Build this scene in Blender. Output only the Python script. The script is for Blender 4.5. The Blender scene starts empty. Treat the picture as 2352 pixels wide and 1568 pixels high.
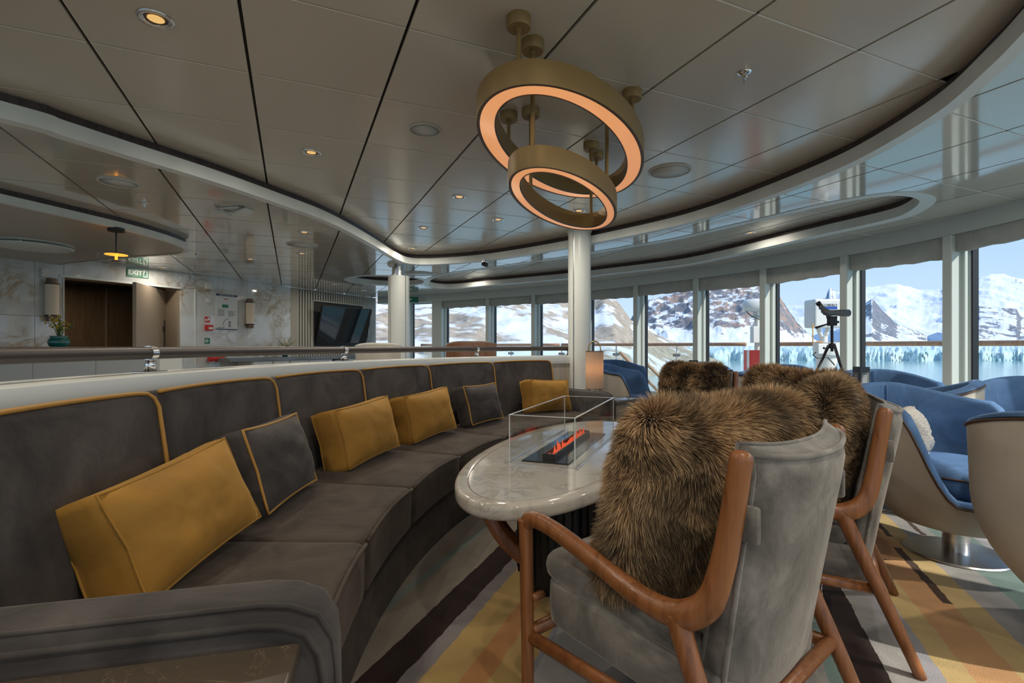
import bpy, bmesh, math, random
import numpy as np
from mathutils import Vector, Matrix, noise as mnoise
from mathutils.geometry import tessellate_polygon
random.seed(7); RNG = np.random.default_rng(7)
S = bpy.context.scene; COL = S.collection
PI = math.pi
# ------------------------------------------------------------------ camera
F, CX, HY, H = 1160.0, 1176.0, 795.0, 1.05     # focal (px of a 2352 wide frame), centre, horizon row, eye height
cam = bpy.data.cameras.new('camera'); cam_o = bpy.data.objects.new('camera', cam); COL.objects.link(cam_o)
cam_o.location = (0, 0, H); cam_o.rotation_euler = (PI/2, 0, 0)
cam.sensor_width = 36; cam.lens = 36*F/2352; cam.shift_y = (HY-784)/2352; cam.clip_start = .02; cam.clip_end = 20000
S.camera = cam_o
# ------------------------------------------------------------------ sky, sun, exposure
wd = bpy.data.worlds.new('sky'); S.world = wd; wd.use_nodes = True
nt = wd.node_tree; nt.nodes.clear()
wo = nt.nodes.new('ShaderNodeOutputWorld'); wb = nt.nodes.new('ShaderNodeBackground')
tc = nt.nodes.new('ShaderNodeTexCoord'); sx = nt.nodes.new('ShaderNodeSeparateXYZ'); cr = nt.nodes.new('ShaderNodeValToRGB')
nt.links.new(tc.outputs['Generated'], sx.inputs[0]); nt.links.new(sx.outputs['Z'], cr.inputs[0])
nt.links.new(cr.outputs[0], wb.inputs[0]); nt.links.new(wb.outputs[0], wo.inputs[0])
cr.color_ramp.elements[0].position = 0; cr.color_ramp.elements[0].color = (.56, .69, .83, 1)
cr.color_ramp.elements[1].position = .8; cr.color_ramp.elements[1].color = (.22, .40, .74, 1)
e = cr.color_ramp.elements.new(.2); e.color = (.34, .53, .79, 1)
wb.inputs['Strength'].default_value = 1.0
sun = bpy.data.lights.new('sun', 'SUN'); sun_o = bpy.data.objects.new('sun', sun); COL.objects.link(sun_o)
sun.energy = 3.0; sun.angle = .012; sun.color = (1, .93, .82)
sun_o.rotation_euler = Vector((.72, -.56, .62)).to_track_quat('Z', 'Y').to_euler()
S.view_settings.view_transform = 'Standard'; S.view_settings.look = 'None'; S.view_settings.gamma = 1
S.view_settings.use_curve_mapping = False; S.view_settings.exposure = 0.42
S.cycles.use_denoising = True
S.cycles.max_bounces = 10; S.cycles.diffuse_bounces = 6; S.cycles.transparent_max_bounces = 16; S.cycles.caustics_reflective = False; S.cycles.caustics_refractive = False

# ------------------------------------------------------------------ tracing helpers (picture point + known height -> point in the room)
def W(px, py, z):
    d = F*(H-z)/(py-HY); return ((px-CX)/F*d, d)
def XD(px, d): return ((px-CX)/F*d, d)
def ZD(py, d): return H+(HY-py)*d/F
# ------------------------------------------------------------------ materials
def _n(m, t, **kw):
    n = m.node_tree.nodes.new(t)
    for k, v in kw.items():
        if k in n.inputs: n.inputs[k].default_value = v
        else: setattr(n, k, v)
    return n
def pm(name, col, rough=.5, metal=0, spec=.5, coat=0, sheen=0, emit=None, es=0, trans=0, coat_rough=.05):
    m = bpy.data.materials.new(name); m.use_nodes = True
    b = m.node_tree.nodes['Principled BSDF']
    b.inputs['Base Color'].default_value = (*col, 1); b.inputs['Roughness'].default_value = rough; b.inputs['Metallic'].default_value = metal
    b.inputs['Specular IOR Level'].default_value = spec; b.inputs['Coat Weight'].default_value = coat; b.inputs['Coat Roughness'].default_value = coat_rough
    b.inputs['Sheen Weight'].default_value = sheen; b.inputs['Sheen Roughness'].default_value = .4; b.inputs['Transmission Weight'].default_value = trans
    if emit: b.inputs['Emission Color'].default_value = (*emit, 1); b.inputs['Emission Strength'].default_value = es
    return m
def coords(m, scale=(1, 1, 1), rot=(0, 0, 0), kind='Object'):
    t = _n(m, 'ShaderNodeTexCoord'); p = _n(m, 'ShaderNodeMapping')
    p.inputs['Scale'].default_value = scale; p.inputs['Rotation'].default_value = rot
    m.node_tree.links.new(t.outputs[kind], p.inputs[0]); return p.outputs[0]
def ramp(m, fac, stops, interp='LINEAR'):
    r = _n(m, 'ShaderNodeValToRGB'); r.color_ramp.interpolation = interp
    el = r.color_ramp.elements
    while len(el) > 1: el.remove(el[-1])
    el[0].position = stops[0][0]; el[0].color = (*stops[0][1], 1)
    for p, c in stops[1:]:
        q = el.new(p); q.color = (*c, 1)
    m.node_tree.links.new(fac, r.inputs[0]); return r.outputs[0]
def noise_col(m, stops, scale=5, detail=4, dist=0, mscale=(1, 1, 1), rot=(0, 0, 0), rough=.5, kind='Object', bump=0, bump_scale=None):
    L = m.node_tree.links; b = m.node_tree.nodes['Principled BSDF']
    c = coords(m, mscale, rot, kind); n = _n(m, 'ShaderNodeTexNoise', Scale=scale, Detail=detail, Distortion=dist, Roughness=rough)
    L.new(c, n.inputs['Vector']); o = ramp(m, n.outputs['Fac'], stops); L.new(o, b.inputs['Base Color'])
    if bump:
        n2 = n
        if bump_scale: n2 = _n(m, 'ShaderNodeTexNoise', Scale=bump_scale, Detail=3); L.new(c, n2.inputs['Vector'])
        bp = _n(m, 'ShaderNodeBump', Strength=bump, Distance=.01); L.new(n2.outputs['Fac'], bp.inputs['Height']); L.new(bp.outputs[0], b.inputs['Normal'])
    return m
def velvet(name, c, k=1.5, scale=7, sheen=.5, lo=.62, bmp=(.12, 60)):
    d = tuple(x*lo for x in c); l = tuple(min(1, x*k) for x in c)
    m = noise_col(pm(name, c, .75, spec=.25, sheen=sheen), [(.34, d), (.47, c), (.64, l)], scale, 6, .7, (1, 1, 1), rough=.62, bump=bmp[0], bump_scale=bmp[1])
    m.node_tree.nodes['Principled BSDF'].inputs['Sheen Tint'].default_value = (*[min(1, x*3+.1) for x in c], 1); return m
def wood(name, c1, c2, scale=3, stretch=(14, 14, 1), rough=.35, coat=.2):
    return noise_col(pm(name, c1, rough, coat=coat), [(.25, c2), (.5, c1), (.8, tuple(x*1.25 for x in c1))], scale, 5, 1.2, stretch, bump=.05)
M = {}
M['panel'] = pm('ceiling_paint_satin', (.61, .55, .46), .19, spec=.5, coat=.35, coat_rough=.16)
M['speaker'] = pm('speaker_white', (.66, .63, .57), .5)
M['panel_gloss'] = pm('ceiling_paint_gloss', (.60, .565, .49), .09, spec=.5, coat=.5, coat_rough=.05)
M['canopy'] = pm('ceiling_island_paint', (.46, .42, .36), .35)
M['gap'] = pm('ceiling_gap_dark', (.012, .011, .01), .6)
M['joint_glint'] = pm('ceiling_joint_glint', (.85, .83, .77), .35)  # bright colour paints the light caught along the cross joints
M['white'] = pm('white_lacquer', (.74, .77, .74), .35)
M['whitetrim'] = noise_col(pm('white_trim_brushed', (.70, .73, .71), .4), [(.3, (.62, .66, .64)), (.7, (.76, .79, .77))], 3, 3, 0, (1, 1, .15))
M['brown'] = noise_col(pm('brown_veneer', (.06, .04, .04), .4), [(.3, (.045, .03, .032)), (.7, (.085, .06, .06))], 3, 4, 0, (14, 14, .4))
M['mullion'] = pm('window_frame_grey_paint', (.62, .68, .65), .45)
M['gasket'] = pm('window_gasket_black', (.012, .014, .016), .4)
M['black'] = pm('black_matt', (.012, .012, .013), .45)
M['blackgloss'] = pm('black_gloss', (.01, .01, .012), .08)
M['chrome'] = pm('chrome', (.8, .8, .8), .12, metal=1)
M['steel'] = noise_col(pm('brushed_steel', (.62, .62, .62), .28, metal=1), [(.3, (.52, .52, .52)), (.7, (.7, .7, .7))], 4, 3, 0, (1, 1, 30))
M['gold'] = pm('matt_gold_paint', (.33, .215, .085), .5, metal=.35)
M['bronze'] = pm('bronze_trim', (.16, .10, .07), .45, metal=.3)
M['glow'] = pm('ring_diffuser', (.8, .5, .3), .15, emit=(1.0, .40, .15), es=.5, coat=.6)
M['marble'] = None
def marble(name, base, vein, vein2, scale, rough, thr=.04, coat=.3, amt=.8):
    m = pm(name, base, rough, coat=coat); L = m.node_tree.links; b = m.node_tree.nodes['Principled BSDF']
    c = coords(m, (1, 1, 1), (.3, .5, .7)); n = _n(m, 'ShaderNodeTexNoise', Scale=scale, Detail=7, Distortion=1.4, Roughness=.6); L.new(c, n.inputs['Vector'])
    s = _n(m, 'ShaderNodeMath', operation='SUBTRACT'); s.inputs[1].default_value = .5; L.new(n.outputs['Fac'], s.inputs[0])
    a = _n(m, 'ShaderNodeMath', operation='ABSOLUTE'); L.new(s.outputs[0], a.inputs[0])
    o = ramp(m, a.outputs[0], [(0, vein), (thr*.6, vein2), (thr*2.2, base), (1, base)])
    n2 = _n(m, 'ShaderNodeTexNoise', Scale=scale*.8, Detail=3); L.new(c, n2.inputs['Vector'])
    mx = _n(m, 'ShaderNodeMix', data_type='RGBA'); L.new(ramp(m, n2.outputs['Fac'], [(.43, (0, 0, 0)), (.60, (amt, amt, amt))]), mx.inputs['Factor'])
    mx.inputs['A'].default_value = (*base, 1); L.new(o, mx.inputs['B']); L.new(mx.outputs['Result'], b.inputs['Base Color']); return m
M['marble'] = marble('wall_marble', (.60, .61, .60), (.36, .27, .18), (.48, .44, .38), 2.4, .06, .04, amt=1.0)
M['marble_t'] = marble('table_marble', (.60, .56, .50), (.36, .33, .29), (.48, .45, .40), 8, .08, .035, amt=.85)
M['brownstone'] = marble('brown_stone', (.085, .065, .045), (.3, .24, .17), (.11, .085, .06), 9, .25, .008)
M['greystone'] = pm('grey_stone_worktop', (.17, .18, .19), .12)
M['sofa'] = velvet('sofa_velvet_taupe', (.056, .049, .046), 1.5, 5)
M['sofa_dk'] = velvet('sofa_velvet_seat', (.054, .042, .034), 1.5, 5)
M['mustard'] = velvet('mustard_velvet', (.35, .178, .033), 1.18, 4, .4, .84, (.35, 11))
M['piping'] = pm('mustard_piping', (.42, .22, .045), .6)
M['chairgrey'] = velvet('chair_velvet_grey', (.165, .153, .138), 1.85, 5, .8, .55)
M['wood'] = wood('chair_oiled_teak', (.265, .10, .034), (.155, .052, .016))
M['wood2'] = wood('table_teak', (.26, .09, .03), (.15, .045, .015))
M['teak_rail'] = wood('deck_teak', (.42, .24, .14), (.3, .16, .09), rough=.6, coat=0)
M['blue'] = velvet('blue_velvet', (.06, .125, .25), 1.4, 4, .5, .75)
M['beige'] = noise_col(pm('beige_leather', (.46, .42, .36), .5), [(.3, (.43, .39, .33)), (.7, (.50, .46, .395))], 6, 3, bump=.03, bump_scale=90)
M['brownpipe'] = pm('brown_piping', (.06, .03, .015), .5)
M['blind'] = noise_col(pm('blind_fabric_grey', (.58, .56, .51), .9, spec=.1), [(.3, (.50, .485, .445)), (.7, (.64, .62, .57))], 9, 5, .4, (1, 1, 1))
_b = M['blind'].node_tree; _p = _b.nodes['Principled BSDF']; _t = _b.nodes.new('ShaderNodeBsdfTranslucent'); _t.inputs[0].default_value = (.6, .58, .53, 1); _m = _b.nodes.new('ShaderNodeMixShader'); _m.inputs[0].default_value = .4
_b.links.new(_p.outputs[0], _m.inputs[1]); _b.links.new(_t.outputs[0], _m.inputs[2]); _b.links.new(_m.outputs[0], _b.nodes['Material Output'].inputs[0])
M['rail'] = pm('handrail_brown_leather', (.045, .032, .026), .42)
M['veneer'] = noise_col(pm('pale_wood_veneer', (.52, .46, .38), .4), [(.25, (.40, .33, .27)), (.5, (.54, .48, .40)), (.75, (.62, .57, .49))], 2.5, 5, 1, (9, 9, .7))
M['linen'] = pm('lamp_shade_linen', (.72, .62, .50), .9, spec=.1)
M['brass'] = pm('brass', (.62, .40, .16), .25, metal=1)
M['offwhite'] = pm('off_white_plastic', (.66, .66, .63), .4)
M['beigewall'] = pm('beige_wall', (.42, .38, .30), .5)
M['slat'] = pm('slat_pale', (.52, .49, .43), .45)
M['slatdark'] = pm('slat_backing_dark', (.035, .034, .032), .6)
M['doorbrown'] = wood('door_veneer', (.20, .14, .09), (.15, .10, .065), stretch=(6, 6, .6))
M['doorbeige'] = pm('door_leaf_beige', (.34, .27, .2), .45)
M['darkblue'] = pm('poster_blue', (.01, .03, .09), .4)
M['paper'] = pm('poster_paper', (.62, .64, .64), .4)
M['ink'] = pm('grey_ink', (.12, .13, .14), .5)
M['green'] = pm('sign_green', (.005, .17, .085), .4)
M['signwhite'] = pm('sign_white', (.75, .78, .74), .4)
M['red'] = pm('signal_red', (.55, .02, .015), .35)
M['redbox'] = pm('cabinet_red', (.75, .05, .035), .35)
M['screen'] = pm('screen_black_glass', (.005, .006, .008), .06, spec=.6)
M['vase_g'] = pm('teal_glass', (.0, .12, .11), .08, coat=.5)
M['leaf'] = pm('leaf_green', (.10, .15, .04), .6)
M['flower_y'] = pm('flower_yellow', (.6, .40, .05), .6)
M['flower_w'] = pm('flower_cream', (.65, .58, .42), .6)
M['orange'] = pm('cable_orange', (.75, .35, .03), .5)
M['scope'] = pm('rubber_armour_grey', (.15, .16, .165), .55)
M['antenna'] = pm('antenna_white', (.80, .79, .75), .4)
M['stripe'] = pm('logo_blue', (.01, .08, .40), .4)
M['knit'] = noise_col(pm('knit_white', (.62, .58, .53), .95), [(.35, (.5, .46, .42)), (.65, (.7, .67, .62))], 60, 2, 0, (1, 1, 3), bump=.5)
M['flame'] = pm('flame', (.5, .05, .02), .5, emit=(1, .12, .04), es=.45)
M['lampwarm'] = pm('lamp_bulb_warm', (1, .6, .2), .5, emit=(1, .52, .13), es=1.3)
M['lens'] = noise_col(pm('downlight_lens', (.5, .3, .1), .2, emit=(1, .60, .2), es=.55), [(.4, (.3, .2, .08)), (.6, (.6, .4, .15))], 200, 2)
M['pendglow'] = pm('pendant_inner_amber', (.9, .45, .08), .4, emit=(1, .36, .03), es=1.2)
M['woodchair'] = wood('walnut_chair_back', (.17, .075, .035), (.09, .038, .018), stretch=(14, 14, 1))
M['menu'] = pm('menu_black', (.02, .018, .018), .4)
def glass(name, tint=(1, 1, 1), refl=.04, rough=0.0):
    m = bpy.data.materials.new(name); m.use_nodes = True; t = m.node_tree; t.nodes.clear()
    o = t.nodes.new('ShaderNodeOutputMaterial'); mx = t.nodes.new('ShaderNodeMixShader'); tr = t.nodes.new('ShaderNodeBsdfTransparent'); gl = t.nodes.new('ShaderNodeBsdfGlossy')
    lw = t.nodes.new('ShaderNodeLayerWeight'); pw = t.nodes.new('ShaderNodeMath'); pw.operation = 'POWER'; pw.inputs[1].default_value = 4.5; ma = t.nodes.new('ShaderNodeMath'); ma.operation = 'MULTIPLY_ADD'; ma.inputs[1].default_value = .6; ma.inputs[2].default_value = refl
    tr.inputs[0].default_value = (*tint, 1); gl.inputs['Roughness'].default_value = rough; lw.inputs['Blend'].default_value = .5
    t.links.new(lw.outputs['Facing'], pw.inputs[0]); t.links.new(pw.outputs[0], ma.inputs[0]); t.links.new(ma.outputs[0], mx.inputs[0]); t.links.new(tr.outputs[0], mx.inputs[1]); t.links.new(gl.outputs[0], mx.inputs[2]); t.links.new(mx.outputs[0], o.inputs[0]); return m
M['pane'] = glass('window_glass', (.98, .99, .99), .01)
M['railglass'] = glass('railing_glass', (.86, .96, .93), .03)
M['clear'] = glass('clear_glass', (.97, .98, .98), .025)
M['edge'] = pm('glass_edge', (.75, .78, .77), .2)
# ------------------------------------------------------------------ mesh helpers
def link(o, parent=None):
    COL.objects.link(o)
    if parent: o.parent = parent
    return o
def obj(name, v, f, mat, parent=None, smooth=False, bevel=0, seg=2):
    me = bpy.data.meshes.new(name); me.from_pydata([tuple(p) for p in v], [], [tuple(q) for q in f]); me.update()
    if mat: me.materials.append(M[mat] if isinstance(mat, str) else mat)
    bm = bmesh.new(); bm.from_mesh(me)
    bmesh.ops.recalc_face_normals(bm, faces=bm.faces)
    if bevel:
        ed = [e for e in bm.edges if len(e.link_faces) == 2 and e.calc_face_angle(0) > .6]
        bmesh.ops.bevel(bm, geom=ed, offset=bevel, segments=seg, profile=.5, affect='EDGES', clamp_overlap=True)
    if smooth:
        for q in bm.faces: q.smooth = True
        if smooth == 'auto' or bevel:
            for e in bm.edges:
                if len(e.link_faces) == 2 and e.calc_face_angle(0) > .75: e.smooth = False
    bm.to_mesh(me); bm.free()
    return link(bpy.data.objects.new(name, me), parent)
class MB:
    def __init__(s): s.v = []; s.f = []
    def add(s, v, f):
        n = len(s.v); s.v += [tuple(p) for p in v]; s.f += [tuple(i+n for i in q) for q in f]; return s
    def box(s, x0, x1, y0, y1, z0, z1, T=None):
        v = [(x, y, z) for z in (z0, z1) for y in (y0, y1) for x in (x0, x1)]
        if T: v = [T @ Vector(p) for p in v]
        return s.add(v, [(0, 2, 3, 1), (4, 5, 7, 6), (0, 1, 5, 4), (2, 6, 7, 3), (0, 4, 6, 2), (1, 3, 7, 5)])
    def tube(s, pts, r, n=10, closed=False, flat=1.0, up=None):
        P = [Vector(p) for p in pts]; m = len(P); R = r if isinstance(r, (list, tuple)) else [r]*m
        v = []; prev = None
        for i, p in enumerate(P):
            if closed: t = (P[(i+1) % m]-P[i-1])
            else: t = P[min(i+1, m-1)]-P[max(i-1, 0)]
            t.normalize()
            a = prev if prev is not None else (Vector(up) if up else (Vector((0, 0, 1)) if abs(t.z) < .9 else Vector((1, 0, 0))))
            u = (a-t*a.dot(t)); u.normalize(); w = t.cross(u); prev = u
            for k in range(n):
                q = 2*PI*k/n; v.append(p+u*(R[i]*math.cos(q))+w*(R[i]*flat*math.sin(q)))
        f = []
        for i in range(m if closed else m-1):
            j = (i+1) % m
            for k in range(n): f.append((i*n+k, i*n+(k+1) % n, j*n+(k+1) % n, j*n+k))
        if not closed: f += [tuple(range(n))[::-1], tuple(range((m-1)*n, m*n))]
        return s.add(v, f)
    def cyl(s, p0, p1, r0, r1=None, n=16): return s.tube([p0, p1], [r0, r0 if r1 is None else r1], n)
    def lathe(s, prof, n=32, c=(0, 0, 0), sx=1, sy=1, cap=True):
        v = []; f = []; m = len(prof)
        for k in range(n):
            a = 2*PI*k/n
            for r, z in prof: v.append((c[0]+r*math.cos(a)*sx, c[1]+r*math.sin(a)*sy, c[2]+z))
        for k in range(n):
            j = (k+1) % n
            for i in range(m-1): f.append((k*m+i, j*m+i, j*m+i+1, k*m+i+1))
        if cap and prof[0][0] > 1e-5: f.append(tuple(k*m for k in range(n)))
        if cap and prof[-1][0] > 1e-5: f.append(tuple(k*m+m-1 for k in range(n))[::-1])
        return s.add(v, f)
    def prism(s, poly, z0, z1):
        n = len(poly); v = [(x, y, z0) for x, y in poly]+[(x, y, z1) for x, y in poly]
        f = [tuple(range(n))[::-1], tuple(range(n, 2*n))]+[(i, (i+1) % n, n+(i+1) % n, n+i) for i in range(n)]
        return s.add(v, f)
    def sweep(s, secs, cap=True):
        n = len(secs[0]); v = [p for q in secs for p in q]; f = []
        for i in range(len(secs)-1):
            for k in range(n): f.append((i*n+k, i*n+(k+1) % n, (i+1)*n+(k+1) % n, (i+1)*n+k))
        if cap: f += [tuple(range(n))[::-1], tuple(range((len(secs)-1)*n, len(secs)*n))]
        return s.add(v, f)
    def strip(s, a, b):
        n = len(a); return s.add(list(a)+list(b), [(i, i+1, n+i+1, n+i) for i in range(n-1)])
    def build(s, name, mat, parent=None, smooth=False, bevel=0, seg=2): return obj(name, s.v, s.f, mat, parent, smooth, bevel, seg)
def tag(o, label=None, cat=None, group=None, kind=None):
    if label: o['label'] = label
    if cat: o['category'] = cat
    if group: o['group'] = group
    if kind: o['kind'] = kind
    return o
def thing(name, label, cat, loc=(0, 0, 0), rz=0, group=None):
    o = bpy.data.objects.new(name, None); COL.objects.link(o); o.location = loc; o.rotation_euler = (0, 0, rz); o.empty_display_size = .1
    return tag(o, label, cat, group)
def copy_tree(o, parent=None):
    c = o.copy(); COL.objects.link(c); c.parent = parent
    for ch in list(o.children): copy_tree(ch, c)
    return c
def struct(o): o['kind'] = 'structure'; return o
def catmull(pts, n=8, closed=False):
    P = [np.array(p, float) for p in pts]; m = len(P); out = []
    for i in range(m if closed else m-1):
        if closed: a, b, c, d = P[i-1], P[i], P[(i+1) % m], P[(i+2) % m]
        else: a, b, c, d = P[max(i-1, 0)], P[i], P[i+1], P[min(i+2, m-1)]
        for k in range(n):
            t = k/n; out.append(.5*((2*b)+(c-a)*t+(2*a-5*b+4*c-d)*t*t+(3*b-a-3*c+d)*t**3))
    if not closed: out.append(P[-1])
    return [tuple(p) for p in out]
def offset2(path, d, closed=False):
    P = np.array(path)[:, :2]
    if closed: T = np.roll(P, -1, 0)-np.roll(P, 1, 0)
    else: T = np.gradient(P, axis=0)
    T /= np.linalg.norm(T, axis=1)[:, None]+1e-9
    return [tuple(p) for p in P+d*np.c_[T[:, 1], -T[:, 0]]]
def at(path, z): return [(p[0], p[1], z) for p in path]
def text(name, body, size, mat, T, parent=None, align='CENTER', bold=0):
    cu = bpy.data.curves.new(name, 'FONT'); cu.body = body; cu.size = size; cu.align_x = align; cu.align_y = 'CENTER'; cu.extrude = .001; cu.offset = bold
    to = bpy.data.objects.new(name, cu); COL.objects.link(to); dg = bpy.context.evaluated_depsgraph_get()
    me = bpy.data.meshes.new_from_object(to.evaluated_get(dg)); bpy.data.objects.remove(to)
    me.transform(T); me.materials.clear(); me.materials.append(M[mat]); return link(bpy.data.objects.new(name, me), parent)
def frame2(o, u, n=None):   # matrix: local x along u (2d), y = outward normal of the wall, z up
    u = Vector((u[0], u[1], 0)).normalized(); nn = Vector((u.y, -u.x, 0)) if n is None else Vector((n[0], n[1], 0)).normalized()
    return Matrix(((u.x, nn.x, 0, o[0]), (u.y, nn.y, 0, o[1]), (0, 0, 1, o[2] if len(o) > 2 else 0), (0, 0, 0, 1)))
def rounded(w, h, r, n=5):
    P = []
    for cx_, cy_, a0 in ((w/2-r, h/2-r, 0), (-w/2+r, h/2-r, PI/2), (-w/2+r, -h/2+r, PI), (w/2-r, -h/2+r, 1.5*PI)):
        for k in range(n+1): a = a0+PI/2*k/n; P.append((cx_+r*math.cos(a), cy_+r*math.sin(a)))
    return P
ZM, ZL, ZC = 2.32, 2.18, 2.08      # raised ceiling, low ceiling, ceiling island
# ================================================================== ROOM SHELL
WIN = catmull([(-3.1, 11.65), (-2.2, 11.28), (-1.4, 10.9), (.09, 9.93), (1.0, 9.22), (1.70, 8.55), (2.42, 7.62), (3.0, 6.79), (3.43, 5.9), (3.69, 5.18), (3.83, 4.6), (3.90, 3.97), (3.92, 3.0), (3.75, 1.5), (3.35, 0), (2.7, -1.5), (1.7, -3), (.3, -4.3), (-1.5, -5.3), (-3.5, -6)], 8)
def outw(path, d): return offset2(path, -d)
WU = Vector((.417, .909, 0)).normalized(); WO = Vector((-5.70, 6.40, 0))      # marble wall line
WN = Vector((WU.y, -WU.x, 0))                                                  # into the room
def onwall(px, off=0):      # distance along the marble wall that shows at picture column px
    k = (px-CX)/F; o = WO+WN*off
    t = (k*o.y-o.x)/(WU.x-k*WU.y); return t
def wallp(t, z=0, off=0): p = WO+WU*t+WN*off; return Vector((p.x, p.y, z))
t_end = (Vector((-3.1, 11.65, 0))-WO).dot(WU)
FLOOR = [tuple(p) for p in WIN]+[(-6, -6.2), (-9.6, -2.1), tuple(wallp(0)[:2])[:2], tuple(wallp(t_end)[:2])]
FLOOR = [(p[0], p[1]) for p in FLOOR]
# floor: patterned carpet
def carpet():
    m = pm('striped_carpet', (.3, .28, .25), .95, spec=.1, sheen=.2); L = m.node_tree.links; b = m.node_tree.nodes['Principled BSDF']
    c = coords(m, (1, 1, 1), (0, 0, .375)); s = _n(m, 'ShaderNodeSeparateXYZ'); L.new(c, s.inputs[0])
    n = _n(m, 'ShaderNodeTexNoise', Scale=14, Detail=4); L.new(c, n.inputs['Vector'])
    e = _n(m, 'ShaderNodeMath', operation='MULTIPLY_ADD'); L.new(n.outputs['Fac'], e.inputs[0]); e.inputs[1].default_value = .022; e.inputs[2].default_value = -.011
    u = _n(m, 'ShaderNodeMath', operation='ADD'); L.new(s.outputs['X'], u.inputs[0]); L.new(e.outputs[0], u.inputs[1])
    g = _n(m, 'ShaderNodeMapRange'); g.inputs['From Min'].default_value = -2.6; g.inputs['From Max'].default_value = 2.6; L.new(u.outputs[0], g.inputs[0])
    taupe, dk, pur, och, org, blu, gry, tea, lav, yel, ora = (.25, .22, .18), (.022, .009, .006), (.21, .185, .185), (.40, .27, .10), (.40, .19, .07), (.24, .24, .27), (.34, .325, .31), (.20, .29, .26), (.36, .35, .38), (.55, .40, .18), (.56, .31, .14)
    st = [(-2.6, gry), (-2.2, och), (-1.9, lav), (-1.62, tea), (-1.40, taupe), (-1.25, (.20, .24, .22)), (-1.20, taupe), (-1.04, dk), (-.93, pur), (-.86, och), (-.745, org), (-.655, och), (-.56, blu), (-.53, gry), (-.05, taupe), (.12, gry), (.33, tea), (.385, dk), (.51, gry), (.60, lav), (.69, yel), (.77, ora), (.905, yel), (1.01, gry), (1.15, tea), (1.33, lav), (1.45, gry), (1.62, yel), (1.8, tea), (2.05, gry), (2.3, dk), (2.38, taupe)]
    o = ramp(m, g.outputs[0], [((a+2.6)/5.2, c_) for a, c_ in st], 'CONSTANT')
    for (u0, u1, v0, v1) in ((.885, .92, 2.57, 3.19), (1.09, 1.115, 3.45, 4.8), (.91, .935, 3.36, 3.8)):   # short dark dashes woven into the carpet
        fs = []
        for sock, th, op in ((u.outputs[0], u0, 'GREATER_THAN'), (u.outputs[0], u1, 'LESS_THAN'), (s.outputs['Y'], v0, 'GREATER_THAN'), (s.outputs['Y'], v1, 'LESS_THAN')):
            q = _n(m, 'ShaderNodeMath', operation=op); L.new(sock, q.inputs[0]); q.inputs[1].default_value = th; fs.append(q)
        a = fs[0]
        for q in fs[1:]:
            w = _n(m, 'ShaderNodeMath', operation='MULTIPLY'); L.new(a.outputs[0], w.inputs[0]); L.new(q.outputs[0], w.inputs[1]); a = w
        mx = _n(m, 'ShaderNodeMix', data_type='RGBA'); L.new(a.outputs[0], mx.inputs['Factor']); L.new(o, mx.inputs['A']); mx.inputs['B'].default_value = (.07, .035, .02, 1); o = mx.outputs['Result']
    n2 = _n(m, 'ShaderNodeTexNoise', Scale=260, Detail=2); L.new(c, n2.inputs['Vector']); n3 = _n(m, 'ShaderNodeTexNoise', Scale=5, Detail=4); L.new(c, n3.inputs['Vector'])
    ad = _n(m, 'ShaderNodeMath', operation='ADD'); L.new(n2.outputs['Fac'], ad.inputs[0]); L.new(n3.outputs['Fac'], ad.inputs[1])
    mr = _n(m, 'ShaderNodeMapRange'); mr.inputs['From Min'].default_value = .6; mr.inputs['From Max'].default_value = 1.4; mr.inputs['To Min'].default_value = .72; mr.inputs['To Max'].default_value = 1.25; L.new(ad.outputs[0], mr.inputs[0])
    hv = _n(m, 'ShaderNodeHueSaturation'); L.new(mr.outputs[0], hv.inputs['Value']); L.new(o, hv.inputs['Color']); L.new(hv.outputs[0], b.inputs['Base Color'])
    bp = _n(m, 'ShaderNodeBump', Strength=.5, Distance=.004); L.new(n2.outputs['Fac'], bp.inputs['Height']); L.new(bp.outputs[0], b.inputs['Normal'])
    return m
M['carpet'] = carpet()
struct(MB().prism(FLOOR[::-1], -.12, 0).build('floor', 'carpet'))
# ---- ceilings, panel by panel
def band_pts(L, z): return [W(x, y, z) for x, y in L]
REC = band_pts([(0, 270), (153, 314), (306, 361), (497, 419), (650, 471), (739, 503), (803, 533), (865, 567), (908, 593), (945, 606), (1015, 606), (1130, 596), (1302, 569), (1500, 530), (1615, 501), (1730, 463), (1883, 405), (1997, 352), (2150, 260), (2265, 161), (2352, 73)], ZL)
REC = catmull(REC+[(1.62, 1.32), (1.38, .78), (1.12, .0), (.75, -1.1), (.1, -2.3), (-1.0, -3.2), (-2.8, -3.2), (-3.9, -1.8), (-4.0, 0), (-3.5, 1.35)], 6, True)
SLOT = band_pts([(1400, 576), (1553, 551), (1655, 528), (1757, 505), (1882, 476), (1997, 455), (2070, 450), (2112, 462), (2085, 487), (2035, 505), (1900, 535), (1783, 562), (1655, 591), (1553, 610), (1400, 628), (1302, 639), (1130, 654), (1030, 662), (985, 655), (1010, 634), (1130, 616), (1302, 592)], ZL)
SLOT = catmull(SLOT, 5, True)
RING = [(-2.15+.62*math.cos(a), 8.75+.62*math.sin(a)) for a in np.linspace(0, 2*PI, 40, endpoint=False)]
def area(p): q = np.array(p); return .5*np.sum(q[:, 0]*np.roll(q[:, 1], -1)-np.roll(q[:, 0], -1)*q[:, 1])
REC, SLOT, RING = [p if area(p) > 0 else p[::-1] for p in (REC, SLOT, RING)]
GA, GB = Vector((-.399, .917, 0)).normalized(), Vector((.917, .399, 0)).normalized()
def seen(x, y):
    return y > .9 and abs(x/y) < 1.25
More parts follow.
